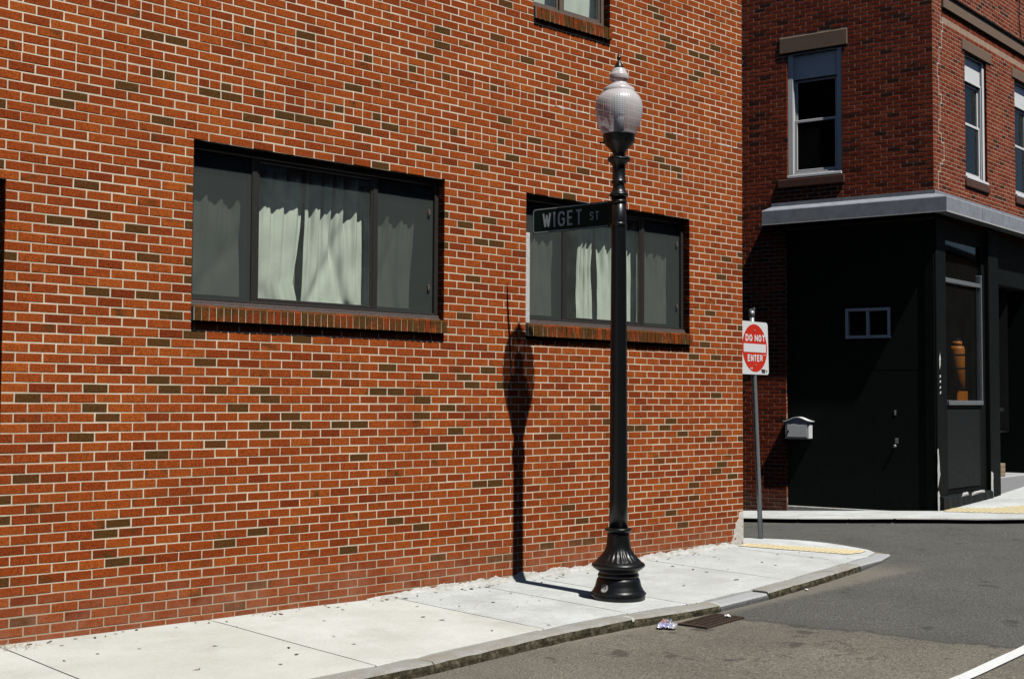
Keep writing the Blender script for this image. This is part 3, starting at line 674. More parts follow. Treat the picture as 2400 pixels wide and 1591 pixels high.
def big_window(op, splits, parent, mat_frame, sillz, screens=True):
    s0, s1, z0, z1 = op; zb = sillz
    wn = empty('window', F1(s0, 0, zb), 0, parent); inv = Vector(F1(s0, 0, zb)); 
    class LF:
        def __call__(q, s, o, z): return F1(s, o, z)-inv
        def mat(q): return F1.mat()
    L = LF()
    fr = MB(); rect_frame(fr, L, s0+.002, s1-.002, zb+.002, z1-.002, .042, -.085, -.16, wb=.05); rect_frame(fr, L, s0+.03, s1-.03, zb+.045, z1-.03, .022, -.078, -.12)
    for m_ in splits[1:-1]: fr.bbox((m_-.026,-.16,zb+.05),(m_+.026,-.092,z1-.04), .004, 0, L)
    fr.build('frame', mat_frame, wn)
    tk = MB(); tk.bbox((s0+.004,-.10,zb+.018),(s1-.004,-.066,zb+.046), .003, 0, L); tk.bbox((s0+.004,-.085,zb+.004),(s1-.004,-.05,zb+.020), .003, 0, L); tk.build('track', M['track'], wn)
    n = len(splits)-1
    for i in range(n):
        a, b = splits[i]+.026, splits[i+1]-.026; mid = (i == 1)
        sb = MB(); oo = -.100 if mid else -.118; rect_frame(sb, L, a-.012, b+.012, zb+.052, z1-.045, .036, oo, oo-.026, wb=.05)
        sa = sb.build('sash', mat_frame, wn)
        pane(L, a+.02, b-.02, zb+.095, z1-.075, oo-.012, M['glass'], wn)
        if screens and not mid: pane(L, a+.0, b-.0, zb+.07, z1-.06, oo+.012, M['screen'], wn, 'insect_screen')
    if screens:
        for zc in (zb+.28, zb+.98):
            lt = MB(); lt.bbox((s1-.118,-.100,zc),(s1-.098,-.088,zc+.055), .003, 0, L); lt.bbox((s1-.108,-.092,zc+.012),(s1-.092,-.080,zc+.022), .002, 0, L); lt.build('latch', M['taupe'], wn)
    return wn
wn1 = big_window(W1, [W1[0]+.02,-6.62,-5.362,W1[1]-.02], house, M['bronze'], 2.428)
wn2 = big_window(W2, [W2[0]+.02,-2.925,-1.685,W2[1]-.02], house, M['bronze'], 2.45)
wn3 = big_window((W3[0],W3[1],5.51,W3[3]), [W3[0]+.02,-2.98,W3[1]-.02], house, M['taupe'], 5.64, False)
b = MB(); b.bbox((W2[0]+.022,-.050,2.46),(W2[0]+.085,-.030,3.36), .003, 0, F1); b.build('jamb_trim', M['grey_white'], house)
sill(F1, W1[0], W1[1], 2.425, .12, house, .050, M['brick_o']); sill(F1, W2[0], W2[1], 2.445, .12, house, .050, M['brick_o']); sill(F1, W3[0], W3[1], 5.64, .128, house, .040, M['brick_o'])
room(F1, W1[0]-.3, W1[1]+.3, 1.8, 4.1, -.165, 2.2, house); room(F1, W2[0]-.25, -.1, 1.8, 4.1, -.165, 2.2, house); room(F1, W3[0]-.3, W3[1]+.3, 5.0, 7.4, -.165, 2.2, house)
# recessed door at the left edge
dr = empty('door', (DO[0], .32, -.06), 0, house)
b = MB(); b.bbox((.05,0,0),(1.92,.05,3.28), .006); 
for z0, z1 in ((.2,1.0),(1.15,2.0),(2.15,3.05)): b.bbox((.25,-.015,z0),(1.72,.0,z1), .01)
b.build('leaf', M['bronze'], dr); b = MB(); b.bbox((1.78,-.06,1.02),(1.83,-.0,1.16), .01); b.build('handle', M['steel'], dr)
b = MB(); rect_frame(b, Face((0,0),0), .0, 1.97, 0, 3.3, .06, .03, -.06); b.build('frame', M['bronze'], dr)
b = MB(); slab_open(F1, -10.9, -8.55, -.4, 3.5, [DO], -.1, -.42, b, .0); b.build('reveal', M['mortar'], house)
jb = lay(.1, .40, range(18, 66), H, lambda k: (63-k)*H, .2032, .0105, [], anchor=.0)
FJ = Face((DO[1], 0), 90, True)
set_bricks(FJ, [(a, b_, za, zb, k) for a, b_, za, zb, k in jb if zb < 3.24], wall, M['brick_o'], M['brick_g'], .0015, None, 0, 'jamb_brick_field')
# repair mortar squeezed from a joint, and the patched corner foot
def ragged_strip(xa, xb, zf, h, name, mat, parent, seed, proud=.006):
    b = MB(); n = int((xb-xa)/.012); cols = []
    for i in range(n+1):
        x = xa+(xb-xa)*i/n; z = zf(x); e = min(1, 8*min(i, n-i)/n); hh = h*(.55+.9*abs(noise.noise(Vector((x*9, seed, 0)))))*e+.001; dz = .004*noise.noise(Vector((x*14, seed, 4)))
        cols.append([(x, -.001, z+dz-hh/2), (x, -proud*(.6+.5*noise.noise(Vector((x*22, seed, 2)))), z+dz-hh*.2), (x, -proud*(.6+.5*noise.noise(Vector((x*19, seed, 7)))), z+dz+hh*.25), (x, -.001, z+dz+hh/2)])
    for i in range(n):
        for j in range(3): b.quad([cols[i][j], cols[i+1][j], cols[i+1][j+1], cols[i][j+1]])
    return b.build(name, mat, parent)
zj = (65)*H
ragged_strip(-3.17, -2.62, lambda x: zj, .026, 'mortar_repair', M['white_mortar'], house, 1.3); ragged_strip(-1.30, -1.08, lambda x: zj+.002, .028, 'mortar_repair', M['white_mortar'], house, 2.3); ragged_strip(-.52, -.004, lambda x: zj, .022, 'mortar_repair', M['white_mortar'], house, 5.3); ragged_strip(-.9, -.55, lambda x: zj, .016, 'mortar_repair', M['white_mortar'], house, 8.3)
def patch():
    b = MB(); g = 16; pts = {}
    for i in range(g+1):
        for j in range(g*2+1):
            z = .0+.42*j/(g*2); wmax = .26*max(.1, 1-.75*(z/.42)**1.2)+.045*noise.noise(Vector((z*16, 2, 0))); x = -wmax*(1-i/g)
            ed = min(1, i/2.)*min(1, (g*2-j)/3.); pts[i, j] = (x+.003, -.001-.005*ed*(.55+.5*noise.noise(Vector((x*25, z*25, 3)))), z)
    for i in range(g):
        for j in range(g*2): b.quad([pts[i, j], pts[i+1, j], pts[i+1, j+1], pts[i, j+1]])
    for j in range(g*2):
        a, c = pts[g, j], pts[g, j+1]; b.quad([a, (.006, .25, a[2]), (.006, .25, c[2]), c])
    return b.build('mortar_patch', M['white_mortar'], house)
patch()
def skirt():
    b = MB(); xa, xb = -5.5, -.12; n = 420; cols = []
    for i in range(n+1):
        x = xa+(xb-xa)*i/n; g = walk_z(x, 0); e = min(1, (x-xa)/.7)*min(1, (xb-x)/.25)
        hh = (.040+.07*abs(noise.noise(Vector((x*2.1, 0, 1))))+.030*noise.noise(Vector((x*9, 3, 1)))+.012*noise.noise(Vector((x*31, 3, 6))))*e+.004; hh = max(hh, .004)
        cols.append([(x, -.055-.02*noise.noise(Vector((x*6, 8, 0))), g-.006), (x, -.040-.008*noise.noise(Vector((x*13, 8, 0))), g+.012*e), (x, -.020-.006*noise.noise(Vector((x*17, 5, 0))), g+hh*.55), (x, -.009, g+hh*.9), (x, -.001, g+hh)])
    for i in range(n):
        for j in range(4): b.quad([cols[i][j], cols[i+1][j], cols[i+1][j+1], cols[i][j+1]], 0, True)
    return b.build('cement_skirt', M['skirt'], house)
skirt()

# curtains
def curtain(name, label, xl, xr, z0, z1, y0, folds, amp, seed, swoop=0.):
    nu, nv = 90, 40; b = MB()
    for j in range(nv+1):
        v = j/nv; z = z0+(z1-z0)*v
        for i in range(nu+1):
            u = i/nu; a, c = xl(v), xr(v); x = a+(c-a)*u
            am = amp*(.14+1.35*v**1.7)
            ph = 2*math.pi*folds*u+1.3*noise.noise(Vector((u*2.2, seed, v*.8)))*2
            y = y0+am*math.sin(ph)+.5*am*math.sin(2.1*ph+seed)+.012*noise.noise(Vector((u*7, v*5, seed)))
            d = (u-.95+1.35*v*.8); y += swoop*.022*math.exp(-((u*1.0-(1.02-1.25*(1-v)**1.0*.75))/.09)**2)*(1-v)
            y += swoop*.03*math.exp(-((u-(.72-.5*v))/.08)**2)*(1-v)
            zz = z+.012*math.sin(ph*.5+seed)*(1-v)
            b.v.append((x, y, zz))
    for j in range(nv):
        for i in range(nu):
            k = j*(nu+1)+i; b.f.append((k, k+1, k+nu+2, k+nu+1)); b.mi.append(0); b.smooth.append(True)
    return tag(b.build(name, M['cloth']), label, 'curtain', 'curtains in the brick wall windows')
C_ = lambda v: (lambda t: v)
M['shaded_cloth'] = simple('shaded_curtain_cloth', (.30,.315,.235), (.23,.245,.18), 60, .95, bstr=.2, spec=.1)  # dark olive imitates the cream curtain lying in shade inside the gap
ln = curtain('curtain', 'added inner curtain in the left window gap, coloured dark to stand for shaded cloth', C_(-6.35), C_(-5.30), 2.47, 3.72, .37, 6, .02, 12.5); ln.data.materials[0] = M['shaded_cloth']
curtain('curtain', 'cream curtain on the left side of the larger left window', C_(-7.23), lambda v: lerp(v, [0,.15,.35,.7,1], [-6.09,-6.14,-6.10,-6.045,-6.03]), 2.50, 3.72, .235, 8, .018, 1.1, 1.0)
curtain('curtain', 'swagged cream curtain right of the gap in the left window', lambda v: lerp(v, [0,.3,1], [-6.055,-6.045,-6.02]), lambda v: lerp(v, [0,.06,.5,1], [-5.36,-5.40,-5.41,-5.385]), 2.49, 3.72, .232, 4.5, .024, 4.2, 1.5)
curtain('curtain', 'cream curtain behind the right screen of the left window', lambda v: -5.38, lambda v: lerp(v, [0,.5,1], [-4.86,-4.83,-4.79]), 2.47, 3.72, .235, 3.5, .022, 7.7, 1.2)
curtain('curtain', 'cream curtain behind the left screen of the window beside the lamp post', C_(-3.44), C_(-2.93), 2.48, 3.72, .235, 4, .016, 2.4)
curtain('curtain', 'narrow cream curtain under the street name sign in the right window', C_(-2.60), lambda v: lerp(v, [0,.5,.8,1], [-2.335,-2.37,-2.325,-2.315]), 2.49, 3.72, .235, 3.5, .020, 5.9)
curtain('curtain', 'cream curtain half hidden by the lamp post in the right window', lambda v: lerp(v, [0,.35,.8,1], [-2.27,-2.27,-2.305,-2.31]), C_(-1.665), 2.49, 3.72, .235, 5, .018, 9.1)
curtain('curtain', 'cream curtain behind the rightmost screen of the right window', C_(-1.64), C_(-1.12), 2.47, 3.72, .235, 3.5, .014, 3.7)
curtain('curtain', 'pale curtain in the partly seen upper window', C_(-2.95), C_(-2.36), 5.68, 7.1, .235, 3, .012, 6.3)
curtain('curtain', 'pale curtain strip at the left of the partly seen upper window', C_(-3.3), C_(-3.08), 5.68, 7.1, .235, 2, .012, 8.3)

# ---------------------------------------------------------------- the corner building across the side street
C0 = Vector((5.748, .614, 0))
FL = Face((0,0), 102, True); FR = Face((0,0), 6); FL.off = C0; FR.off = C0
corner = tag(empty('corner_building', C0), 'dark brick corner building with black painted shopfront and grey cornice', 'building')
WL = (1.444,2.368,5.33,7.405); RW1 = (1.30,2.262,5.30,7.375); RW2 = (3.61,4.57,5.30,7.375)
HB = .0675
wl = MB(); slab_open(FL, -.0, 7.0, 4.5, 9.6, [WL], 0, -.1, wl); slab_open(FL, 2.405, 7.0, -.5, 4.5, [], 0, -.1, wl)
wallL = wl.build('wall', M['old_mortar'], corner)
wl = MB(); slab_open(FR, .0, 7.0, 4.5, 9.6, [RW1, RW2], 0, -.1, wl); wallR = wl.build('wall', M['old_mortar'], corner)
zo = lambda k: -.6+k*HB
LINT_L = (1.343,2.495,7.405,7.672); LR1 = (1.18,2.46,7.375,7.56); LR2 = (3.475,4.755,7.375,7.56); BELT = (.36,7.0,7.85,8.06); SOLD = (.36,7.0,7.655,7.85)
bl = lay(0, 7.0, range(76, 152), HB, zo, .2032, .009, [WL, LINT_L], anchor=0., irregular=.006)+lay(2.405, 7.0, range(0, 76), HB, zo, .2032, .009, [], anchor=2.405, irregular=.006)
bl = [b for b in bl if b[2] > -.35]
set_bricks(FL, bl, wallL, M['old_o'], M['old_g'], .003, None, 140, 'brick_field', .08, .006, skip=lambda px, py, f: px < 1741)
br = lay(0, 7.0, range(76, 152), HB, zo, .2032, .009, [RW1, RW2, LR1, LR2, BELT, SOLD], anchor=0., phase=.1, irregular=.006)
n = int((SOLD[1]-SOLD[0])/.072)
br += [(SOLD[0]+i*.072+.004, SOLD[0]+(i+1)*.072-.004, 7.72, 7.845, 0) for i in range(n)]
set_bricks(FR, br, wallR, M['old_o'], M['old_g'], .003, None, 150, 'brick_field', .05, .006)
def stone(face, r, proud, name, parent, mat):
    b = MB(); b.bbox((r[0],-.08,r[2]),(r[1],proud,r[3]), .012, 0, face); return b.build(name, mat, parent)
stone(FL, LINT_L, .022, 'lintel', corner, M['stone']); stone(FR, LR1, .022, 'lintel', corner, M['stone']); stone(FR, LR2, .022, 'lintel', corner, M['stone'])
stone(FR, BELT, .045, 'belt_course', corner, M['stone'])
b = MB(); b.bbox((.355,-.05,8.062),(7.0,.075,8.085), .004, 0, FR); b.build('belt_flashing', M['black2'], corner)
stone(FL, (1.40,2.53,5.185,5.325), .035, 'sill', corner, M['old_sill']); stone(FR, (1.26,2.30,5.17,5.295), .035, 'sill', corner, M['old_sill']); stone(FR, (3.57,4.61,5.17,5.295), .035, 'sill', corner, M['old_sill'])
# zig-zag repaired crack on the lit face
def crack():
    b = MB(); r = random.Random(3); s, z = .30, 7.75; bw = .10
    while z > 5.0:
        nz_ = z-HB*r.choice([1,2,2,3,4]); b.box((s-.006,0,nz_),(s+.006,.0055,z),0,FR)
        s2 = min(.42, max(.16, s+r.choice([-bw, bw, .06, -.06])))
        b.box((min(s, s2)-.006,0,nz_-.006),(max(s, s2)+.006,.0056,nz_+.006),0,FR); s, z = s2, nz_
    return b.build('mortar_crack', M['white_mortar'], corner)
crack()
b = MB(); b.tube([FR(3.62,.03,8.95),FR(3.72,.10,8.97),FR(3.80,.05,8.9),FR(3.84,.02,8.5),FR(3.95,.02,8.1)], .009, 6); b.build('cable', M['ink'], corner)
def sash_window(face, r, parent, depth):
    s0, s1, z0, z1 = r
    wn = empty('window', face(s0, 0, z0), 0, parent); inv = Vector(face(s0, 0, z0))
    L = lambda s, o, z: face(s, o, z)-inv
    fr = MB(); rect_frame(fr, L, s0+.003, s1-.003, z0+.003, z1-.003, .085, -depth+.07, -depth-.05, wb=.07, wt=.03)
    rect_frame(fr, L, s0+.06, s1-.06, z0+.06, z1-.40, .04, -depth+.045, -depth-.05)
    fr.build('frame', M['white'], wn)
    hp = MB(); hp.bbox((s0+.086,-depth-.03,z1-.40),(s1-.086,-depth+.03,z1-.032), .004, 0, L); hp.build('head_panel', M['white'], wn)
    sl_ = MB(); sl_.bbox((s0+.004,-.1,z0+.004),(s1-.004,.03,z0+.05), .006, 0, L); sl_.build('window_sill', M['white'], wn)
    zm = z0+.935; a, c = s0+.102, s1-.102
    for za, zb, oo in ((zm-.02, z1-.445, -depth-.0), (z0+.105, zm+.03, -depth+.025)):
        sb = MB(); rect_frame(sb, L, a, c, za, zb, .042, oo, oo-.03); so_ = sb.build('sash', M['white'], wn)
        pane(L, a+.03, c-.03, za+.03, zb-.03, oo-.014, M['glass_dark'], wn)
    return wn
sash_window(FL, WL, corner, .10); sash_window(FR, RW1, corner, .11); sash_window(FR, RW2, corner, .11)
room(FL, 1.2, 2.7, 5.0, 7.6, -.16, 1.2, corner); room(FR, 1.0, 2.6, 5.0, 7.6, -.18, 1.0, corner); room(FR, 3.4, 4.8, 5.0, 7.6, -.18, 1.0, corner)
def blind(face, s0, s1, z0, z1, o, label):
    b = MB(); n = 26
    for i in range(n):
        t0, t1 = i/n, (i+1)/n; f = lambda t: o+.012*math.sin(t*40)
        b.quad([face(s0+(s1-s0)*t0, f(t0), z0)+C0, face(s0+(s1-s0)*t1, f(t1), z0)+C0, face(s0+(s1-s0)*t1, f(t1), z1)+C0, face(s0+(s1-s0)*t0, f(t0), z1)+C0], 0, True)
    return tag(b.build('curtain', M['cloth']), label, 'curtain', 'curtains in the corner building')
blind(FR, 1.42, 1.62, 5.45, 6.95, -.26, 'pale curtain in the sunlit upstairs window nearest the building corner')
blind(FR, 3.74, 3.98, 5.45, 6.95, -.26, 'pale curtain in the upstairs window cut by the right edge')
# cornice over the shop
PC = .30
def corner_off(p):   # mitre point at the building corner, pushed out by p on both faces
    nl, nr = FL.n, FR.n; det = nl.x*nr.y-nl.y*nr.x; return Vector(((p*nr.y-p*nl.y)/det, (nl.x*p-nr.x*p)/det, 0))
def cornice():
    prof = [(.0,4.95),(.022,4.95),(.022,4.89),(PC-.01,4.80),(PC,4.785),(PC,4.565),(PC-.03,4.56),(.0,4.60)]
    rail = MB(); ends = []
    L_, C_r, R_r = [], [], []
    for o, z in prof:
        sl_ = 2.64 if o < .1 else 2.69
        L_.append(FL(sl_, o, z)); c = corner_off(o); C_r.append(Vector((c.x, c.y, z))); R_r.append(FR(7.0, o, z))
    n = len(prof)
    for A, B in ((L_, C_r), (C_r, R_r)):
        for i in range(n-1): rail.quad([A[i], B[i], B[i+1], A[i+1]], 0)
    rail.quad(list(L_)); rail.quad(list(reversed(R_r)))
    cn = rail.build('cornice', M['zinc'], corner)
    d = MB()
    for A, B in ((L_, C_r), (C_r, R_r)):
        a0, b0 = A[5]+Vector((0,0,-.006)), B[5]+Vector((0,0,-.006)); out = Vector((0,0,0))
        nn = FL.n if A is L_ else FR.n
        d.quad([a0+nn*.004, b0+nn*.004, b0+nn*.004+Vector((0,0,.014)), a0+nn*.004+Vector((0,0,.014))]); d.quad([a0+nn*.004, a0-nn*.02, b0-nn*.02, b0+nn*.004])
    d.build('drip_edge', M['grey_white'], cn)
    sm = MB()
    for s in (1.2, 3.4, 5.2): sm.box((s-.004,PC,4.57),(s+.004,PC+.003,4.785),0,FR)
    sm.build('seam', M['steel'], cn)
cornice()
# black side wall under the cornice, with the rest of the shop front
b = MB()
slab_open(FL, -.0, 2.405, -.4, 4.62, [(.715,1.415,2.71,3.165), (.15,.98,-.5,2.2)], -.045, -.16, b, .0)
b.build('side_wall', M['black'], corner)
b = MB(); b.bbox((.152,-.12,-.1),(.978,-.047,2.198), .003, 0, FL); dd = b.build('side_door', M['black'], corner)
b = MB(); b.lathe([(.012,0),(.024,.01),(.026,.03),(.018,.045),(.0,.047)], 12, cap=False)
kn = b.build('door_knob', M['steel'], dd); lm = Matrix((FL.d, Vector((0,0,1)), FL.n)).transposed().to_4x4(); lm.translation = FL(.645,-.047,1.02); kn.matrix_local = lm
b = MB(); b.bbox((.60,-.05,1.06),(.65,-.040,1.14), .003, 0, FL); b.bbox((.63,-.05,1.50),(.66,-.038,1.57), .003, 0, FL); b.build('lock_plate', M['steel'], dd)
b = MB()
b.bbox((.01,-.05,-.05),(.12,-.036,4.55), .005, 0, FL)
b.build('batten', M['black'], corner)
# small sliding window in the black wall
sw = empty('sliding_window', FL(.715,0,2.71), 0, corner); inv = Vector(FL(.715,0,2.71)); L = lambda s, o, z: FL(s, o, z)-inv
b = MB(); rect_frame(b, L, .705, 1.425, 2.70, 3.175, .045, -.03, -.12); b.bbox((1.045,-.11,2.745),(1.09,-.036,3.13), .004, 0, L); b.build('frame', M['white'], sw)
pane(L, .75, 1.05, 2.745, 3.13, -.075, M['glass_dark'], sw); pane(L, 1.085, 1.38, 2.745, 3.13, -.085, M['glass_dark'], sw)
room(FL, .5, 1.6, 2.5, 3.4, -.17, .8, corner)
b = MB(); b.bbox((-.02,-.10,-.5),(2.42,-.02,.02), .01, 0, FL); b.build('plinth', M['skirt'], corner)
# right face: shop window, panel, pier, doorway
SW = (.47,1.97,1.70,4.25); DW = (2.56,4.3,-.5,3.7)
b = MB(); slab_open(FR, .0, 7.0, -.3, 4.62, [SW, DW], -.02, -.16, b, .0); b.build('shop_wall', M['black'], corner)
b = MB(); b.bbox((2.10,-.03,.1),(2.545,.06,4.55), .01, 0, FR); b.build('pier', M['black'], corner)
b = MB(); b.bbox((.44,-.03,.36),(1.80,-.004,1.58), .008, 0, FR); b.build('panel', M['black2'], corner)
b = MB(); b.bbox((.02,-.04,-.3),(.40,.012,4.55), .01, 0, FR); b.build('corner_pier', M['black'], corner)
kk = MB(); cols = []
for i in range(41):
    s = .04+2.06*i/40; zt = .27+.01*noise.noise(Vector((s*5,0,0))); o = .09+.015*noise.noise(Vector((s*7,2,0))); cols.append([FR(s,o+.01,-.2), FR(s,o,zt-.03), FR(s,o-.02,zt), FR(s,-.04,zt+.004)])
for i in range(40):
    for j in range(3): kk.quad([cols[i][j], cols[i+1][j], cols[i+1][j+1], cols[i][j+1]])
kk.quad([c for c in cols[40]]); kk.quad(list(reversed(cols[0]))); kick = kk.build('kick_base', M['black2'], corner)
def chip(pts, o, face, parent, mat=None, seed=0, name='paint_chip'):
    """flaked paint: an irregular raised patch of bare white render"""
    b = MB(); c = (sum(p[0] for p in pts)/len(pts), sum(p[1] for p in pts)/len(pts)); ring = []
    n = len(pts)
    for i in range(n):
        for k in range(6):
            t = k/6; p = pts[i]; q = pts[(i+1) % n]; s = p[0]+(q[0]-p[0])*t; z = p[1]+(q[1]-p[1])*t
            s += .012*noise.noise(Vector((s*40, z*40, seed))); z += .012*noise.noise(Vector((s*40, z*40, seed+5))); ring.append((s, z))
    cen = face(c[0], o+.008, c[1]); m_ = len(ring)
    for i in range(m_):
        (a, z1), (c2, z2) = ring[i], ring[(i+1) % m_]; b.quad([face(a, o-.002, z1), face(c2, o-.002, z2), cen])
    return b.build(name, mat or M['grey_white'], parent)
chip([(-.008,.40),(.09,.60),(.03,1.0),(-.008,.98)], .018, FR, corner, seed=1); chip([(-.01,-.06),(.13,-.02),(.09,.25),(.02,.37),(-.01,.34)], .018, FR, corner, seed=2)
chip([(.0,.42),(.055,.55),(.05,.86),(.0,.95)], -.04, FL, corner, seed=6)
chip([(.10,2.2),(.14,2.27),(.15,2.38),(.12,2.48),(.09,2.36)], .02, FR, corner, seed=3); 
for i, z in enumerate((1.82,1.90,1.99,2.07)): chip([(.10,z),(.15,z+.01),(.145,z+.045),(.10,z+.04)], .02, FR, corner, seed=10+i)
chip([(.75,.24),(1.05,.25),(1.0,.30),(.8,.295)], .09, FR, corner, seed=4); chip([(1.15,.235),(1.75,.26),(1.7,.30),(1.3,.295),(1.2,.28)], .09, FR, corner, seed=5)
chip([(2.09,.13),(2.20,.13),(2.19,.55),(2.10,.58)], .062, FR, corner, seed=7)
shop = empty('shop_window', FR(SW[0],0,SW[2]), 0, corner); inv2 = Vector(FR(SW[0],0,SW[2])); L2 = lambda s, o, z: FR(s, o, z)-inv2
b = MB(); b.bbox((SW[0],-.08,3.575),(SW[1],-.015,3.64), .004, 0, L2); b.build('transom', M['steel'], shop)
b = MB(); b.bbox((SW[1]-.035,-.10,SW[2]+.03),(SW[1],-.008,3.78), .004, 0, L2); b.build('mullion', M['steel'], shop)
b = MB(); b.bbox((SW[0],-.10,SW[2]-.04),(SW[1]-.06,.02,SW[2]+.03), .004, 0, L2); b.build('window_sill', M['steel'], shop)
b = MB(); b.bbox((SW[1]-.20,-.12,SW[2]+.03),(SW[1]-.165,-.03,3.575), .004, 0, L2); b.build('inner_frame', M['black2'], shop)
pane(L2, SW[0]+.005, SW[1]-.035, SW[2]+.03, 3.58, -.05, M['glass_dark'], shop); pane(L2, SW[0]+.005, SW[1]-.035, 3.64, SW[3]-.02, -.05, M['glass_dark'], shop)
b = MB(); b.bbox((SW[0]+.012,-.046,1.76),(SW[0]+.03,-.042,2.46), .001, 0, L2); b.build('tape_strip', M['yellowstrip'], shop)
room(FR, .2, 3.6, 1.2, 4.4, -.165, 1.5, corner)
# the orange banded post standing inside the shop window
oz = 1.2
ps = FR(1.72, -.33, 0)+C0; op = tag(empty('banded_post', (ps.x, ps.y, 1.62)), 'orange plastic post with dark bands standing behind the shop window glass', 'post')
b = MB(); b.lathe([(.115,.0),(.115,.95),(.10,1.0)], 20); b.lathe([(.075,1.0),(.075,1.08)], 20)
b.build('body', M['orange'], op)
b = MB(); b.bbox((-.30,-.16,.0),(.04,.12,.30), .02); b.build('foot', M['orange'], op)
b = MB()
for z in (.62, .84): b.lathe([(.117,z),(.117,z+.03)], 20)
b.build('band', M['black2'], op); b = MB(); b.lathe([(.05,1.08),(.05,1.12)], 16); b.build('cap', M['black2'], op)
b = MB(); b.box((-.32,-.18,.30),(.05,.13,.315)); b.build('tray', M['black2'], op)
b = MB(); b.bbox((.25,-1.2,1.55),(3.4,-.18,1.615), .004, 0, FR); b.build('display_shelf', M['black2'], corner)
# doorway recess
b = MB(); s0, s1 = DW[0], DW[1]
for q in ([(s0,-.16,.1),(s0,-1.0,.1),(s0,-1.0,3.7),(s0,-.16,3.7)], [(s1,-.16,.1),(s1,-.16,3.7),(s1,-1.0,3.7),(s1,-1.0,.1)], [(s0,-1.0,.1),(s1,-1.0,.1),(s1,-1.0,3.7),(s0,-1.0,3.7)], [(s0,-.16,3.7),(s0,-1.0,3.7),(s1,-1.0,3.7),(s1,-.16,3.7)]): b.quad([FR(*p) for p in q])
b.build('doorway', M['black'], corner)
b = MB(); b.bbox((3.0,-.98,.46),(3.95,-.92,2.6), .01, 0, FR); b.build('door', M['black2'], corner)
b = MB(); b.bbox((2.57,-.95,-.3),(4.29,-.0,.455), .015, 0, FR); b.build('step', M['granite_light'], corner)
for i in range(3):
    b = MB(); b.bbox((2.60,-.22,.458+i*.075),(2.985,-.02,.527+i*.075), .006, 0, FR); b.build('tan_brick', M['tan'], corner)
# rear of the building
b = MB(); tl, tr, cc = FL(7.0,-.05,0), FR(7.0,-.05,0), Vector((0,0,0)); back = tl+tr
for p, q in ((tl, back), (back, tr)): b.quad([(p.x,p.y,-.5),(q.x,q.y,-.5),(q.x,q.y,9.6),(p.x,p.y,9.6)])
b.quad([(p.x,p.y,9.6) for p in (FL(0,-.02,0), tr, back, tl)]); b.build('shell', M['shell'], corner)
# mailbox
mbx = tag(empty('mailbox', C0+FL(2.185,-.045,1.10)), 'white wall mailbox with curved lid hung on the black wall', 'mailbox')
mo_ = FL(2.185,-.045,1.10); Lm = lambda s, o, z: FL(2.185+s, -.045+o, 1.10+z)-mo_
b = MB(); b.bbox((-.205,.0,.0),(.205,.145,.285), .012, 0, Lm); b.build('body', M['white'], mbx)
b = MB(); b.bbox((-.17,.145,.03),(.17,.150,.23), .004, 0, Lm); fd = b.build('front_door', M['white'], mbx)
b = MB(); cols = []
for i in range(25):
    t = -1+2*i/24; z = .29+.065*math.cos(t*math.pi)*.5+.0325+.0; cols.append([Lm(t*.235,-.0,z), Lm(t*.235,.156,z), Lm(t*.235,.157,z-.012), Lm(t*.235,.0,z-.012)])
for i in range(24):
    for j in range(4): b.quad([cols[i][j], cols[i+1][j], cols[i+1][(j+1) % 4], cols[i][(j+1) % 4]], 0, False)
b.quad(cols[0]); b.quad(list(reversed(cols[-1]))); b.build('lid', M['white'], mbx)
b = MB(); q = []
for i in range(25):
    t = -1+2*i/24; q.append((t*.203, .29+.0325+.0325*math.cos(t*math.pi)-.012))
for i in range(24):
    b.quad([Lm(q[i][0],.146,.28), Lm(q[i+1][0],.146,.28), Lm(q[i+1][0],.146,q[i+1][1]), Lm(q[i][0],.146,q[i][1])])
b.build('gable', M['white'], mbx)
b = MB(); b.bbox((.135,.150,.115),(.155,.156,.145), .002, 0, Lm); b.build('lock', M['ink'], fd)

# ---------------------------------------------------------------- flat lettering
GL = {'W': [[(0,1.03),(.26,-.03)], [(.26,-.03),(.5,.90)], [(.5,.90),(.74,-.03)], [(.74,-.03),(1,1.03)]], 'I': [[(.5,-.07),(.5,1.07)]],
 'G': [[(1,.76),(.90,.91),(.72,.99),(.45,1),(.18,.93),(.03,.75),(0,.5),(.03,.25),(.18,.07),(.45,0),(.72,.01),(.92,.10),(1,.24),(1,.47),(.58,.47)]],
 'E': [[(1,1),(0,1),(0,0),(1,0)], [(.07,.52),(.86,.52)]], 'T': [[(-.08,1),(1.08,1)], [(.5,.94),(.5,-.08)]],
 'S': [[(.98,.80),(.88,.93),(.68,1),(.36,1),(.12,.93),(.02,.78),(.08,.62),(.30,.54),(.70,.47),(.92,.38),(.98,.22),(.88,.07),(.64,0),(.32,0),(.12,.07),(.02,.20)]],
 'D': [[(0,0),(0,1),(.55,1),(.82,.92),(.97,.72),(1,.5),(.97,.28),(.82,.08),(.55,0),(0,0)]],
 'O': [[(.5+.5*math.sin(2*math.pi*i/20), .5+.5*math.cos(2*math.pi*i/20)) for i in range(21)]],
 'N': [[(0,-.12),(0,1.12)], [(0,1.0),(1,0)], [(1,-.12),(1,1.12)]], 'R': [[(0,0),(0,1),(.68,1),(.92,.92),(1,.77),(.92,.6),(.68,.52),(.07,.52)], [(.52,.50),(1,0)]]}
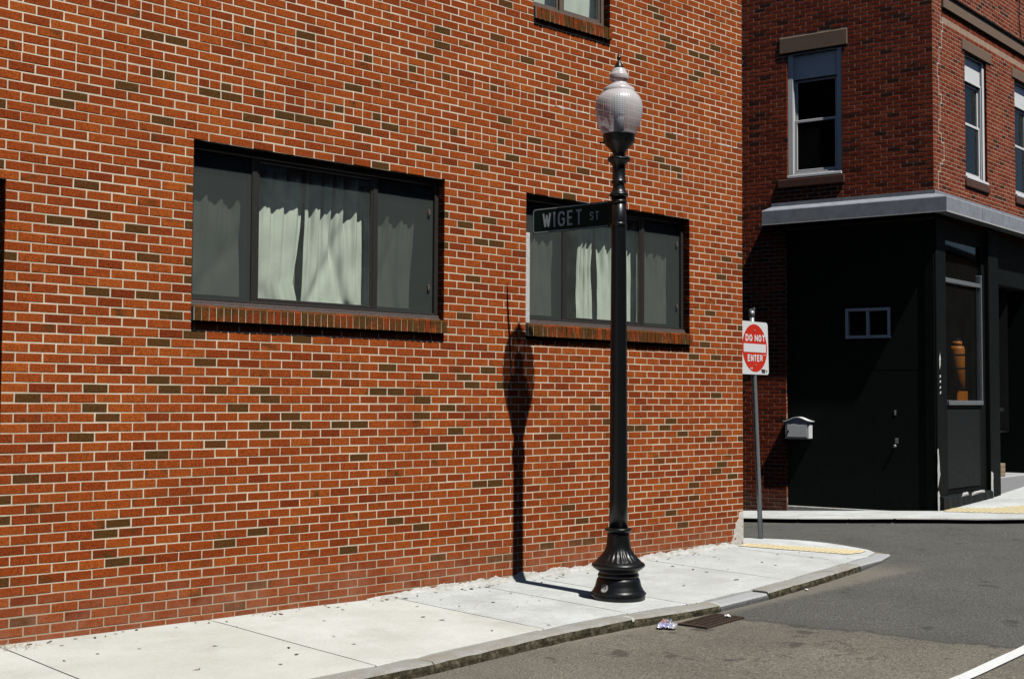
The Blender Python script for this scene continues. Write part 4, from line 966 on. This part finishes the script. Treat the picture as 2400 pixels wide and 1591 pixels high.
def strip(mb, pts, th, o, T):
    """mitred stroke of thickness th in the plane at height o"""
    P = [Vector(p) for p in pts]; closed = (P[0]-P[-1]).length < 1e-6; L_, R2 = [], []
    n = len(P)
    for i in range(n):
        a = P[i-1] if i else (P[-2] if closed else None); c = P[i+1] if i < n-1 else (P[1] if closed else None); p = P[i]
        d1 = (p-a).normalized() if a is not None else (c-p).normalized(); d2 = (c-p).normalized() if c is not None else d1
        n1 = Vector((-d1.y, d1.x)); n2 = Vector((-d2.y, d2.x)); mm = (n1+n2); k = min(2.2, 2/max(.25, mm.dot(mm))*1.0); off = mm*(k*th/2)
        L_.append(p+off); R2.append(p-off)
    for i in range(n-1): mb.quad([T(R2[i].x,o,R2[i].y), T(R2[i+1].x,o,R2[i+1].y), T(L_[i+1].x,o,L_[i+1].y), T(L_[i].x,o,L_[i].y)])
def text(word, x0, z0, hh, ww, gap, th, o, mat, parent, T, name='lettering', widths={}):
    x = x0
    for ch in word:
        if ch == ' ': x += ww*.55; continue
        w2 = ww*widths.get(ch, 1.0); mb = MB()
        for i, st in enumerate(GL[ch]): strip(mb, [(x+th/2+u*(w2-th), z0+th/2+v*(hh-th)) for u, v in st], th, o+.0004*i, T)
        mb.build('letter', mat, parent); x += w2+gap
    return x
def rrect(w2, h2, r, n=6):
    out = []
    for cx, cz, a0 in ((w2-r,h2-r,0),(-w2+r,h2-r,90),(-w2+r,-h2+r,180),(w2-r,-h2+r,270)):
        for i in range(n+1):
            a = math.radians(a0+90*i/n); out.append((cx+r*math.cos(a), cz+r*math.sin(a)))
    return out
def plate_mesh(mb, ol, o0, o1, T):
    n = len(ol); mb.quad([T(x,o0,z) for x, z in ol]); mb.quad([T(x,o1,z) for x, z in reversed(ol)])
    for i in range(n):
        (x1, z1), (x2, z2) = ol[i], ol[(i+1) % n]; mb.quad([T(x1,o0,z1), T(x1,o1,z1), T(x2,o1,z2), T(x2,o0,z2)])

# ---------------------------------------------------------------- street lamp
LP = Vector((-3.673, -1.318, walk_z(-3.673, -1.318)))
lamp = tag(empty('street_lamp', LP), 'black cast iron street lamp with clear acorn globe on the sidewalk', 'street lamp')
def zy(y): return lerp(y, [126,160,215,265,313,345,377,427,455,537,1238,1323,1345,1400,1403], [4.866,4.731,4.514,4.318,4.129,4.003,3.878,3.682,3.572,3.252,.549,.225,.141,-.067,-.078])-LP.z
P_ = lambda L: [(r, zy(y)) for r, y in L]
b = MB(); b.lathe([(.242,-.03)]+P_([(.242,1391),(.236,1388),(.240,1386),(.238,1384),(.226,1381.5),(.224,1379),(.212,1374),(.203,1366),(.196,1358),(.189,1354),(.180,1351.5)]), 48); base = b.build('base', M['iron'], lamp)
b = MB()
for i in range(60):
    a = 2*math.pi*i/60; bm = bmesh.new(); bmesh.ops.create_icosphere(bm, subdivisions=1, radius=.0075)
    zz = zy(1389.5)
    for v in bm.verts: v.co += Vector((.2435*math.cos(a), .2435*math.sin(a), zz+.004))
    b.add_bm(bm, sm=True); bm.free()
b.build('bead_ring', M['iron'], base)
b = MB(); b.lathe(P_([(.176,1352),(.184,1349),(.186,1346),(.182,1343),(.174,1340),(.176,1338),(.19,1335),(.212,1331),(.232,1327),(.240,1324),(.240,1321.5),(.232,1318.5),(.216,1316),(.205,1313.5)]), 48); b.build('torus', M['iron'], lamp)
def flute(a, z):
    k = max(0., min(1., (zy(1286)-z)/.05))*max(0., min(1., (z-zy(1315))/.03)); return 1-.055*k*(.5+.5*math.cos(24*a))
b = MB(); b.lathe(P_([(.207,1314),(.198,1311.5),(.182,1307.5),(.165,1303),(.150,1299),(.137,1294),(.126,1289.5),(.117,1285.5),(.110,1279),(.106,1272),(.103,1264),(.100,1252),(.099,1246)]), 192, mod=flute); b.build('fluted_bell', M['iron'], lamp)
b = MB(); b.lathe(P_([(.099,1247),(.108,1245.5),(.116,1243.5),(.122,1241.5),(.123,1239),(.119,1237),(.108,1236),(.086,1235.6)]), 48); b.build('collar', M['iron'], lamp)
b = MB(); b.lathe([(.084+(-.0175)*t/12, zy(1237)+(zy(459)-zy(1237))*t/12) for t in range(13)], 40); b.build('shaft', M['iron'], lamp)
b = MB(); b.lathe(P_([(.066,463),(.080,461),(.088,459),(.089,456.5),(.082,454),(.070,451),(.062,446),(.056,440),(.053,434),(.053,431),(.062,430),(.069,428.5),(.070,426.5),(.066,424.5),(.060,422.5),(.0590,400),(.0595,388),(.064,386),(.078,382),(.094,379),(.104,376.5),(.105,374),(.098,371.5),(.080,369),(.064,367),(.057,363.5),(.057,360),(.066,356),(.082,351),(.104,345),(.128,339),(.141,334),(.145,329),(.145,322),(.149,320),(.149,316.5),(.145,315.5)]), 48); cap = b.build('capital', M['iron'], lamp)
b = MB()
for i in range(26):
    a = 2*math.pi*i/26; bm = bmesh.new(); bmesh.ops.create_icosphere(bm, subdivisions=1, radius=.0075)
    for v in bm.verts: v.co += Vector((.094*math.cos(a), .094*math.sin(a), zy(370.5)))
    b.add_bm(bm, sm=True); bm.free()
b.build('bead_ring', M['iron'], cap)
b = MB()
for i in range(3):
    a = math.radians(44+120*i+90); b.tube([(.13*math.cos(a),.13*math.sin(a),zy(335)), (.170*math.cos(a),.170*math.sin(a),zy(335))], .008, 8); b.tube([(.166*math.cos(a),.166*math.sin(a),zy(335)), (.174*math.cos(a),.174*math.sin(a),zy(335))], .014, 6)
b.build('thumb_screw', M['iron'], cap)
GP = P_([(.149,317),(.157,312),(.168,306),(.183,297.5),(.197,287),(.207,276),(.2135,265),(.2155,254),(.2125,244),(.203,235),(.186,227.5),(.168,222.5),(.150,218.5),(.143,216)])
b = MB(); b.lathe(GP, 280, mod=lambda a, z: 1+.004*math.cos(56*a), cap=False); gl_ = b.build('globe', M['globe'], lamp)
b = MB(); b.lathe(P_([(.1445,217),(.1445,209.5),(.130,207),(.108,204),(.088,200),(.076,196.5),(.072,194),(.075,191.5),(.086,189.5),(.0895,186),(.0895,178),(.086,175.5),(.078,173.5),(.071,170),(.062,165),(.056,162.5),(.045,161)]), 96, mod=lambda a, z: 1+.004*math.cos(36*a), cap=False); b.build('globe_top', M['globe'], lamp)
b = MB(); b.lathe(P_([(.040,163),(.044,161),(.0445,158),(.040,156),(.034,155),(.034,152),(.026,149.5),(.020,147.5),(.014,144.5),(.0115,141),(.013,139.5),(.0195,137.5),(.0195,135),(.012,133),(.009,130.5),(.008,127),(.003,125)]), 24); b.build('finial', M['iron'], lamp)
b = MB(); prof = []
for i in range(9):
    y = 266-i*4.6; prof += [(.055, zy(y)), (.062, zy(y-1.2)), (.062, zy(y-2.6)), (.055, zy(y-3.6))]
b.lathe(P_([(.02,271),(.058,269.5),(.060,267)])+prof+P_([(.03,226)]), 32); b.build('louvre_stack', M['signwhite'], lamp)
b = MB(); b.lathe(P_([(.046,318),(.046,274),(.040,271)]), 24); b.build('lamp_tube', M['signwhite'], lamp)
# round sticker on the base
def sticker():
    c = Vector((CAM.x-LP.x, CAM.y-LP.y, 0)).normalized(); ca = math.atan2(c.y, c.x)-math.radians(36)
    zc = zy(1371.5); rr = .2075; root = None
    def T(u, o, v):
        z = zc+v; r = lerp(z, [zy(1381), zy(1374), zy(1366), zy(1358)], [.225,.2125,.2035,.1965])+o; a = ca+u/rr; return (r*math.cos(a), r*math.sin(a), z)
    def ringm(mb, r0, r1, a0, a1, o, n=28):
        for i in range(n):
            t0, t1 = math.radians(a0+(a1-a0)*i/n), math.radians(a0+(a1-a0)*(i+1)/n)
            q = [(r0*math.cos(t0), r0*math.sin(t0)), (r1*math.cos(t0), r1*math.sin(t0)), (r1*math.cos(t1), r1*math.sin(t1)), (r0*math.cos(t1), r0*math.sin(t1))]
            mb.quad([T(x, o, z) for x, z in (q if r0 > 0 else q[1:3]+[(0,0)])])
    mb = MB()
    for k in range(5): ringm(mb, .038*k/5, .038*(k+1)/5, 0, 360, .003)
    st = mb.build('sticker', M['sticker'], lamp)
    mb = MB(); ringm(mb, .0315, .0335, 0, 360, .0042); ringm(mb, .014, .021, -60, 95, .0042); ringm(mb, .006, .0095, -170, 40, .0042); mb.build('sticker_print', M['ink'], st)
sticker()

# ---------------------------------------------------------------- street name sign on the lamp post
FS = Face((0,0), 98, True)     # s = +y (towards the wall), outward = -x
SZ = 3.278; sg = tag(empty('street_name_sign', (LP.x-.02, LP.y, SZ)), 'dark green street name sign reading WIGET ST clamped to the lamp post', 'sign')
s0, s1 = .045, .965; hh = .2375; cx = (s0+s1)/2
TS = lambda x, o, z: FS(x, o+.0, z)
# seen from the camera the sign reads from its far end back to the post: flip s
TT = lambda u, o, z: FS(s1-u, o, z)
b = MB(); ol = [(x+(s1-s0)/2, z+hh/2) for x, z in rrect((s1-s0)/2, hh/2, .028)]; plate_mesh(b, ol, .003, -.003, TT); pl_ = b.build('plate', M['signgreen'], sg)
b = MB(); r = rrect((s1-s0)/2-.010, hh/2-.010, .026); ri = [(x+(s1-s0)/2, z+hh/2) for x, z in r]; strip(b, ri+[ri[0]], .0085, .0042, TT); b.build('border', M['oldwhite'], pl_)
text('WIGET', .118, .048, .142, .082, .026, .0195, .0044, M['oldwhite'], pl_, TT, widths={'W':1.22,'I':.34,'T':.92,'E':.86})
text('ST', .118+.545, .078, .076, .044, .016, .0105, .0044, M['oldwhite'], pl_, TT)
b = MB(); b.lathe([(.0725,-.0),(.0725,.03)], 32, c=(.02,0)); b.lathe([(.0725,.205),(.0725,.235)], 32, c=(.02,0))
for z in (.004, .209): b.bbox((.03,.01,z),(.10,-.012,z+.024), .003, 0, lambda x, o, zz: FS(x, o, zz))
b.build('clamp', M['iron'], sg)

# ---------------------------------------------------------------- do not enter sign
DP = Vector((.965, .437, walk_z(.965, .437))); LEAN = (-.138, .006)
dn = tag(empty('do_not_enter_sign', DP), 'red and white DO NOT ENTER sign on a leaning steel pole at the corner', 'sign')
b = MB(); n = 24; pole = []
lx = lambda z: LEAN[0]*z/2.37; ly = lambda z: LEAN[1]*z/2.37
b.tube([(lx(z), ly(z), z) for z in (-.05, .7, 1.4, 2.1, 2.78)], .030, 14); b.build('pole', M['steel'], dn)
b = MB(); z = 2.78; b.tube([(lx(z),ly(z),z-.02),(lx(z),ly(z),z+.05)], .036, 12)
for dx, dz, hz in ((-.045,.03,.035),(-.02,.03,.045),(.02,.03,.05),(.045,.04,.055)): b.bbox((lx(z)+dx-.007,ly(z)-.012,z+dz),(lx(z)+dx+.007,ly(z)+.012,z+dz+hz), .003)
b.build('bracket', M['steel'], dn)
zc = 2.36-DP.z; FD = Face((lx(zc)-.012, ly(zc)-.034), 5)
tilt = LEAN[0]/2.37
TD = lambda u, o, z: FD(u+z*tilt*.75, o, zc+z)
q = .328
b = MB(); plate_mesh(b, rrect(q, q, .045), .0, -.003, TD); dp_ = b.build('plate', M['signwhite'], dn)
b = MB(); b.quad([TD(.296*math.cos(2*math.pi*i/64), .0015, .296*math.sin(2*math.pi*i/64)) for i in range(64)]); dsc = b.build('red_disc', M['red'], dp_)
b = MB(); b.quad([TD(-.268,.003,-.052), TD(.268,.003,-.052), TD(.268,.003,.052), TD(-.268,.003,.052)]); b.build('white_bar', M['signwhite'], dp_)
text('DO NOT', -.218, .082, .086, .076, .012, .0205, .003, M['signwhite'], dp_, TD)
text('ENTER', -.178, -.168, .086, .064, .010, .0195, .003, M['signwhite'], dp_, TD)
b = MB()
for u0, u1, z0, z1 in ((.145,.235,-.285,-.262),(.155,.235,-.306,-.292),(.255,.262,-.292,-.268),(.268,.282,-.296,-.290),(.268,.282,-.276,-.270),(.276,.283,-.29,-.275)): b.quad([TD(u0,.003,z0), TD(u1,.003,z0), TD(u1,.003,z1), TD(u0,.003,z1)])
b.build('print_mark', M['ink'], dp_)
b = MB()
for u0, u1, z0, z1 in ((-.12,-.10,-.258,-.245),(-.092,-.084,-.266,-.240),(-.078,-.066,-.262,-.243),(.20,.262,-.085,-.078)): b.quad([TD(u0,.003,z0), TD(u1,.003,z0), TD(u1,.003,z1), TD(u0,.003,z1)])
b.build('scratch', M['signwhite'], dp_)
b = MB()
for zz in (-.2, .2): b.lathe([(.011,0),(.011,.006)], 10)
bo = []
for zz in (-.215, .215):
    bb = MB(); bb.lathe([(.0,.007),(.008,.006),(.011,.0)], 10, cap=False); ob = bb.build('bolt', M['steel'], dp_); lm = Matrix((FD.d, Vector((0,0,1)), FD.n)).transposed().to_4x4(); lm.translation = TD(.006,.003,zz); ob.matrix_local = lm

# ---------------------------------------------------------------- storm drain grate
GC = [(-3.914,-2.215),(-3.36,-2.165),(-3.33,-2.505),(-3.89,-2.475)]
g0 = Vector((*GC[0], 0)); e1 = Vector((GC[1][0]-GC[0][0], GC[1][1]-GC[0][1], 0)); e2 = Vector((GC[3][0]-GC[0][0], GC[3][1]-GC[0][1], 0))
gz = road_z(-3.65, -2.34)+.012
gr = tag(empty('drain_grate', (g0.x, g0.y, gz)), 'rusty cast iron storm drain grate set in the road beside the kerb', 'grate')
TG = lambda u, v, z: e1*u+e2*v+Vector((0,0,z+(road_z(g0.x+e1.x*u, g0.y+e2.y*v)-road_z(-3.65,-2.34))))
b = MB(); b.box((0,0,-.02),(1,1,-.008),0,TG); b.build('pit', M['pit'], gr)
b = MB()
for a, c in (((-.03,-.05,-.01),(1.03,.03,.006)), ((-.03,.97,-.01),(1.03,1.05,.006)), ((-.03,.03,-.01),(.03,.97,.006)), ((.97,.03,-.01),(1.03,.97,.006))): b.box(a, c, 0, TG)
b.build('rim', M['grate'], gr)
me = None
for i in range(13):
    b = MB(); u = .055+.89*i/12; b.box((u-.018,.03,-.009),(u+.018,.97,.003),0,TG); b.build('bar', M['grate'], gr)
for i in range(3):
    b = MB(); v = .25+.25*i; b.box((.03,v-.03,-.009),(.97,v+.03,.0015),0,TG); b.build('cross_bar', M['grate'], gr)
# crumpled snack bag
def bag():
    cx, cy = -4.075, -2.215; z0 = road_z(cx, cy)+.004
    root = tag(empty('crumpled_wrapper', (cx, cy, z0)), 'crumpled silver and blue snack wrapper lying by the drain grate', 'wrapper')
    def sheet(name, mat, w2, l2, seed, rz, up, off):
        b = MB(); nn = 14
        for j in range(nn+1):
            for i in range(nn+1):
                u, v = i/nn-.5, j/nn-.5; p = Vector((u*5, v*5, seed)); h = abs(noise.noise(p))*.05+abs(noise.noise(p*2.3))*.03
                x, y = u*w2+.02*noise.noise(p*1.7), v*l2+.02*noise.noise(p*1.9); c, s = math.cos(rz), math.sin(rz)
                b.v.append((off[0]+c*x-s*y, off[1]+s*x+c*y, up*.55*(h+.012*(1-4*u*u))+.004))
        for j in range(nn):
            for i in range(nn): k = j*(nn+1)+i; b.f.append((k,k+1,k+nn+2,k+nn+1)); b.mi.append(0); b.smooth.append(False)
        return b.build(name, mat, root)
    sheet('foil', M['foil'], .22, .15, 1.1, .6, 1.1, (0,0)); sheet('printed_side', M['foilblue'], .15, .09, 4.4, .9, 1.2, (-.03,.0)); sheet('torn_flap', M['foilred'], .06, .05, 7.4, .2, 1.5, (.04,.07)); sheet('torn_flap', M['foil'], .07, .05, 9.4, .2, 1.8, (.09,.07))
bag()
b = MB(); bm = bmesh.new(); bmesh.ops.create_icosphere(bm, subdivisions=2, radius=.024)
for v in bm.verts: v.co = Vector((v.co.x*1.3, v.co.y, v.co.z*.6))+v.co*.4*noise.noise(v.co*60)
b.add_bm(bm); bm.free(); ps_ = b.build('paper_scrap', M['scrap']); ps_.location = (-3.42,-2.335, gz+.018); tag(ps_, 'small white paper scrap on the drain grate', 'paper')
b = MB(); bm = bmesh.new(); bmesh.ops.create_icosphere(bm, subdivisions=2, radius=.016)
for v in bm.verts: v.co = Vector((v.co.x*1.3, v.co.y, v.co.z*.6))+v.co*.4*noise.noise(v.co*60)
b.add_bm(bm); bm.free(); ps_ = b.build('paper_scrap', M['scrap']); ps_.location = (-1.75,-2.02, road_z(-1.75,-2.02)+.01); tag(ps_, 'tiny white paper scrap in the gutter right of the drain', 'paper')
# ---------------------------------------------------------------- litter and weeds
def litter():
    b = MB(); r = random.Random(21)
    spots = [(-8.6+8.6*r.random(), -.12-1.75*r.random()) for _ in range(55)]+[(-8.6+8.4*r.random(), -.06-.12*r.random()) for _ in range(60)]
    for x, y in spots:
        if (Vector((x, y))-Vector((LP.x, LP.y))).length < .3 or y < ky(x)+.2: continue
        z = walk_z(x, y)+.004; s = r.uniform(.010, .021) * (1.5 if r.random() < .12 else 1); a = r.uniform(0, 6.28); n = 6; pts = []
        for i in range(n):
            t = 2*math.pi*i/n; rr = s*r.uniform(.5, 1.1)*(1.6 if i in (0, 3) else .8); pts.append((x+rr*math.cos(t+a), y+rr*math.sin(t+a), z+r.uniform(0, .003)))
        c = (x, y, z+.003)
        for i in range(n): b.quad([pts[i], pts[(i+1) % n], c])
    return tag(b.build('leaf_litter', M['leaf']), 'scattered dry leaf bits on the sidewalk', 'leaf litter', kind='stuff')
litter()
def weeds():
    b = MB(); r = random.Random(5)
    for cx, cy, n, sp in ((-8.62,-.16,60,.10),(-8.73,-.06,30,.06),(-6.6,-.05,22,.12),(-6.2,-.04,14,.10),(-5.35,-.06,20,.2),(-4.9,-.9,10,.25)):
        for _ in range(n):
            x, y = cx+r.gauss(0, sp), cy+r.gauss(0, sp*.5)
            if y > -.02: y = -.02-r.random()*.04
            z = walk_z(x, y)+.002; a = r.uniform(0, 6.28); l = r.uniform(.02, .055); d = Vector((math.cos(a), math.sin(a), 0)); sd = Vector((-d.y, d.x, 0))*.0016
            p = Vector((x, y, z)); q = p+d*l*.5+Vector((0,0,l*.35)); e = p+d*l+Vector((0,0,l*.15))
            b.quad([p-sd, p+sd, q+sd, q-sd]); b.quad([q-sd, q+sd, e])
    return tag(b.build('dry_grass', M['straw']), 'dry straw coloured weeds along the foot of the brick wall', 'dry grass', kind='stuff')
weeds()
def neighbour():
    root = tag(empty('adjoining_house', C0+FR(7.05,-.15,0)), 'plain red brick house joined to the right of the corner shop', 'building'); F = Face((0,0), 6); ops = []
    for i in range(3):
        for z in (1.6, 5.3): ops.append((1.2+i*3.2, 2.2+i*3.2, z, z+2.0))
    b = MB(); slab_open(F, 0, 11, -.5, 9.0, ops, 0, -.3, b, .0); b.build('wall', M['shell'], root); room(F, .2, 10.8, .3, 8.6, -.31, 2, root)
    for a in ops:
        w_ = MB(); rect_frame(w_, F, a[0], a[1], a[2], a[3], .08, -.1, -.18); w_.bbox((a[0]+.08,-.17,a[2]+.95),(a[1]-.08,-.12,a[2]+1.02), .004, 0, F); wo = w_.build('window', M['white'], root)
        pane(F, a[0]+.08, a[1]-.08, a[2]+.08, a[3]-.08, -.15, M['glass_dark'], wo)
        st2 = MB(); st2.bbox((a[0]-.1,-.2,a[3]+.002),(a[1]+.1,.02,a[3]+.22), .01, 0, F); st2.build('lintel', M['stone'], root)
    b = MB(); b.bbox((0,-.1,9.0),(11,.3,9.35), .02, 0, F); b.build('cornice', M['stone'], root)
neighbour()
# ---------------------------------------------------------------- unseen row across the street, added to block sky light and darken reflections
def row():
    root = tag(empty('added_row_house', (-4,-17,0)), 'unseen brick terrace added across the street to block sky light and darken reflections', 'building')
    FO = Face((0,0), 180); ops = []
    for i in range(29):
        for z in (1.0, 4.2, 7.2): ops.append((-64+i*3+.9, -64+i*3+2.0, z, z+1.7))
    b = MB(); slab_open(FO, -150, 24, -.5, 11.4, ops, 0, -.3, b, .0); b.build('wall', M['shell'], root)
    for a in ops:
        w_ = MB(); rect_frame(w_, FO, a[0], a[1], a[2], a[3], .08, -.1, -.16); w_.bbox((a[0]+.08,-.15,a[2]+.82),(a[1]-.08,-.11,a[2]+.88), .004, 0, FO); wo = w_.build('window', M['white'], root)
        pane(FO, a[0]+.08, a[1]-.08, a[2]+.08, a[3]-.08, -.13, M['glass_dark'], wo)
    room(FO, -64.8, 23.8, .2, 11.2, -.31, 3, root); b = MB(); b.bbox((-150,-.1,11.4),(24,.35,11.8), .02, 0, FO); b.build('cornice', M['stone'], root)
row()
bpy.context.view_layer.update()
